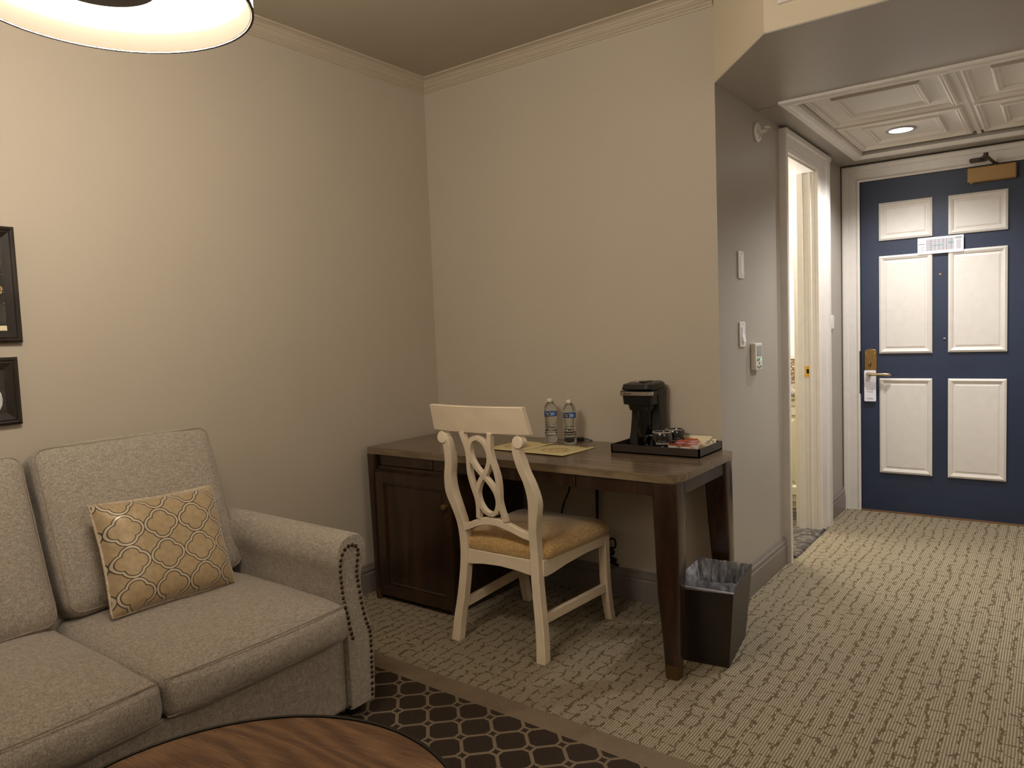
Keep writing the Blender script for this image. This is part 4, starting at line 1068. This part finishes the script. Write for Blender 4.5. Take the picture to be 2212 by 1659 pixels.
for l_, x, y, dz, lid in podl: pod(l_, x, y, z6+dz, lid)
def packet(name, label, cat, group, x, y, z, w_, l_, rz, m, tilt=0, rx_=0):
    s = MB(); n = 8
    for side in (1, -1):
        k = len(s.v)
        for i in range(n+1):
            for j in range(n+1):
                u, v = -1+2*i/n, -1+2*j/n; s.v.append(Vector((u*w_/2, v*l_/2, side*(.0025*max(0, 1-u**4)*max(0, 1-v**4)+.0003))))
        for i in range(n):
            for j in range(n): q = k+i*(n+1)+j; s.f.append((q, q+1, q+n+2, q+n+1))
    s.xf(Matrix.Translation((x, y, z+.003)) @ Matrix.Rotation(rz, 4, 'Z') @ Matrix.Rotation(tilt, 4, 'Y') @ Matrix.Rotation(rx_, 4, 'X'))
    s_origin[0] = (x, y, z); o = tag(s.build(name, m), label, cat, group); s_origin[0] = (0, 0, 0); return o
packet('sweetener_packet', 'pink sweetener packet lying nearest the front right tray corner', 'packet', 'pink packets on the tray', 1.600, -.225, z6+.012, .036, .058, -.15, 'pink', -.6)
packet('sweetener_packet', 'pink sweetener packet lying midway along right tray side', 'packet', 'pink packets on the tray', 1.602, -.165, z6+.012, .036, .058, .1, 'pink', -.6)
packet('sweetener_packet', 'pink sweetener packet lying farthest back along right tray side', 'packet', 'pink packets on the tray', 1.600, -.105, z6+.012, .036, .058, -.1, 'pink', -.6)
packet('napkin_packet', 'long cream packet standing behind the pods, nearer the wall', 'packet', 'cream packets on the tray', 1.515, -.036, z6+.022, .15, .05, .05, 'creampack', 0, 1.35)
packet('napkin_packet', 'long cream packet leaning just behind the pods, in front of another', 'packet', 'cream packets on the tray', 1.560, -.052, z6+.018, .11, .045, -.04, 'creampack', 0, 1.2)
s = MB()
random.seed(3)
for i in range(9):
    for j in range(9):
        u, v = -1+i/4, -1+j/4; s.v.append(Vector((1.592+u*.022+random.uniform(-.003, .003), -.045+v*.022, z6+.022+.018*(1-max(abs(u), abs(v))**2)+random.uniform(-.006, .006))))
for i in range(8):
    for j in range(8): q = i*9+j; s.f.append((q, q+1, q+10, q+9))
s_origin[0] = (1.592, -.045, z6)
tag(s.build('plastic_wrapped_cup', 'clearwrap', solid=.0008, smooth=False), 'crinkled clear plastic wrap at the rear right tray corner', 'wrapper')
s_origin[0] = (0, 0, 0)

# cables below the desk
cbl = thing('power_cable', 'thin black cable hanging by wall under the desk, nearest the chair', 'cable', (.83, -.03, .2), 'cables under the desk')
MB().tube(smoothpath([(.885, -.024, .638), (.868, -.03, .55), (.858, -.028, .49), (.828, -.028, .43), (.810, -.028, .36), (.815, -.028, .25), (.86, -.028, .19)], 6), .0045).build('cord', 'cord', cbl)
cb2 = thing('power_cable', 'black double cable ending in coiled bundle by wall under the desk', 'cable', (1.05, -.03, .15), 'cables under the desk')
MB().tube(smoothpath([(1.010, -.024, .638), (1.012, -.028, .45), (1.014, -.028, .30), (1.05, -.028, .27), (1.10, -.03, .285), (1.105, -.03, .245), (1.06, -.03, .235)], 6), .005).tube(smoothpath([(1.024, -.024, .638), (1.022, -.03, .5), (1.016, -.03, .36)], 5), .004).build('cord', 'cord', cb2)
MB().tube(smoothpath([(1.06, -.032, .24), (1.10, -.034, .22), (1.07, -.036, .20), (1.11, -.034, .185), (1.08, -.03, .17), (1.12, -.03, .16)], 6), .008).build('cable_bundle', 'cord', cb2)

# ------------------------------------------------------------------ wastebasket
wb = thing('wastebasket', 'black square tapered wastebasket with clear liner beside the desk leg', 'wastebasket', (1.70, -.31, 0))
T = [Vector((1.605, -.514, .30)), Vector((1.840, -.494, .30)), Vector((1.788, -.132, .30)), Vector((1.569, -.154, .30))]
B = [Vector((1.622, -.478, .0)), Vector((1.805, -.457, .0)), Vector((1.760, -.145, .0)), Vector((1.590, -.160, .0))]
cT = sum(T, Vector())/4; cB = sum(B, Vector())/4
Ti = [p+(cT-p).normalized()*.008 for p in T]; Bi = [p+(cB-p).normalized()*.008+Vector((0, 0, .008)) for p in B]
MB().loft([B, T, Ti, Bi]).build('bin_body', 'bin', wb, smooth=False)
# liner: tufted film on the inner wall plus a loose fold across the middle
s = MB(); per = []
n = 30
for k in range(4):
    for i in range(n):
        f = i/n; per.append((Ti[k].lerp(Ti[(k+1) % 4], f), Bi[k].lerp(Bi[(k+1) % 4], f), k, f))
rows = 12; L = len(per)
for j in range(rows+1):
    v = j/rows
    for i, (tp_, bp_, k, f) in enumerate(per):
        p = tp_.lerp(bp_, v*.62); c = cT.lerp(cB, v*.62)
        amp = .016+.05*v; nn = noise.noise(Vector((i*.33, v*2.2, 1.7)))+.5*noise.noise(Vector((i*1.1, v*4, 5)))
        d = (c-p).normalized()*(.004+amp*abs(nn))
        sag = Vector((0, 0, -.0 if v else -.001))
        if j == 0: d = (c-p).normalized()*(.001); sag = Vector((0, 0, .003+.004*abs(nn)))
        s.v.append(p+d+sag)
for j in range(rows):
    for i in range(L): s.f.append((j*L+i, j*L+(i+1) % L, (j+1)*L+(i+1) % L, (j+1)*L+i))
# middle fold sheet
A0, A1 = Ti[0].lerp(Ti[3], .36), Ti[1].lerp(Ti[2], .36)
k0 = len(s.v); nx, nz = 30, 10
for j in range(nz+1):
    for i in range(nx+1):
        u, v = i/nx, j/nz
        p = A0.lerp(A1, .5+(u-.5)*(.95-.16*v)); c = noise.noise(Vector((u*9, v*1.5, 9)))
        p = p+Vector((0, .018*c+.03*v, -.004-.010*math.sin(u*PI)-.09*v+.004*noise.noise(Vector((u*14, 0, 3)))))
        s.v.append(p)
for j in range(nz):
    for i in range(nx): q = k0+j*(nx+1)+i; s.f.append((q, q+1, q+nx+2, q+nx+1))
s.build('plastic_liner', 'liner', wb)
# turned-over lip at the front
s = MB(); k0 = 0
F0, F1 = T[0].lerp(T[1], .0), T[0].lerp(T[1], 1.0)
for j in range(3):
    for i in range(31):
        u = i/30; p = F0.lerp(F1, u); h = .014*(1-u)**.8+.002
        s.v.append(p+Vector((.001, -.0015 if j else .004, (.004, .0015, -h*.6)[j]+.001*noise.noise(Vector((u*20, j, 0))))))
for j in range(2):
    for i in range(30): q = j*31+i; s.f.append((q, q+1, q+32, q+31))
s.build('liner_lip', mat('liner_lip_film', (150, 148, 152), .3, var=0), wb, solid=.0006)

for o in list(SC.objects):
    if '_o' in o: del o['_o']
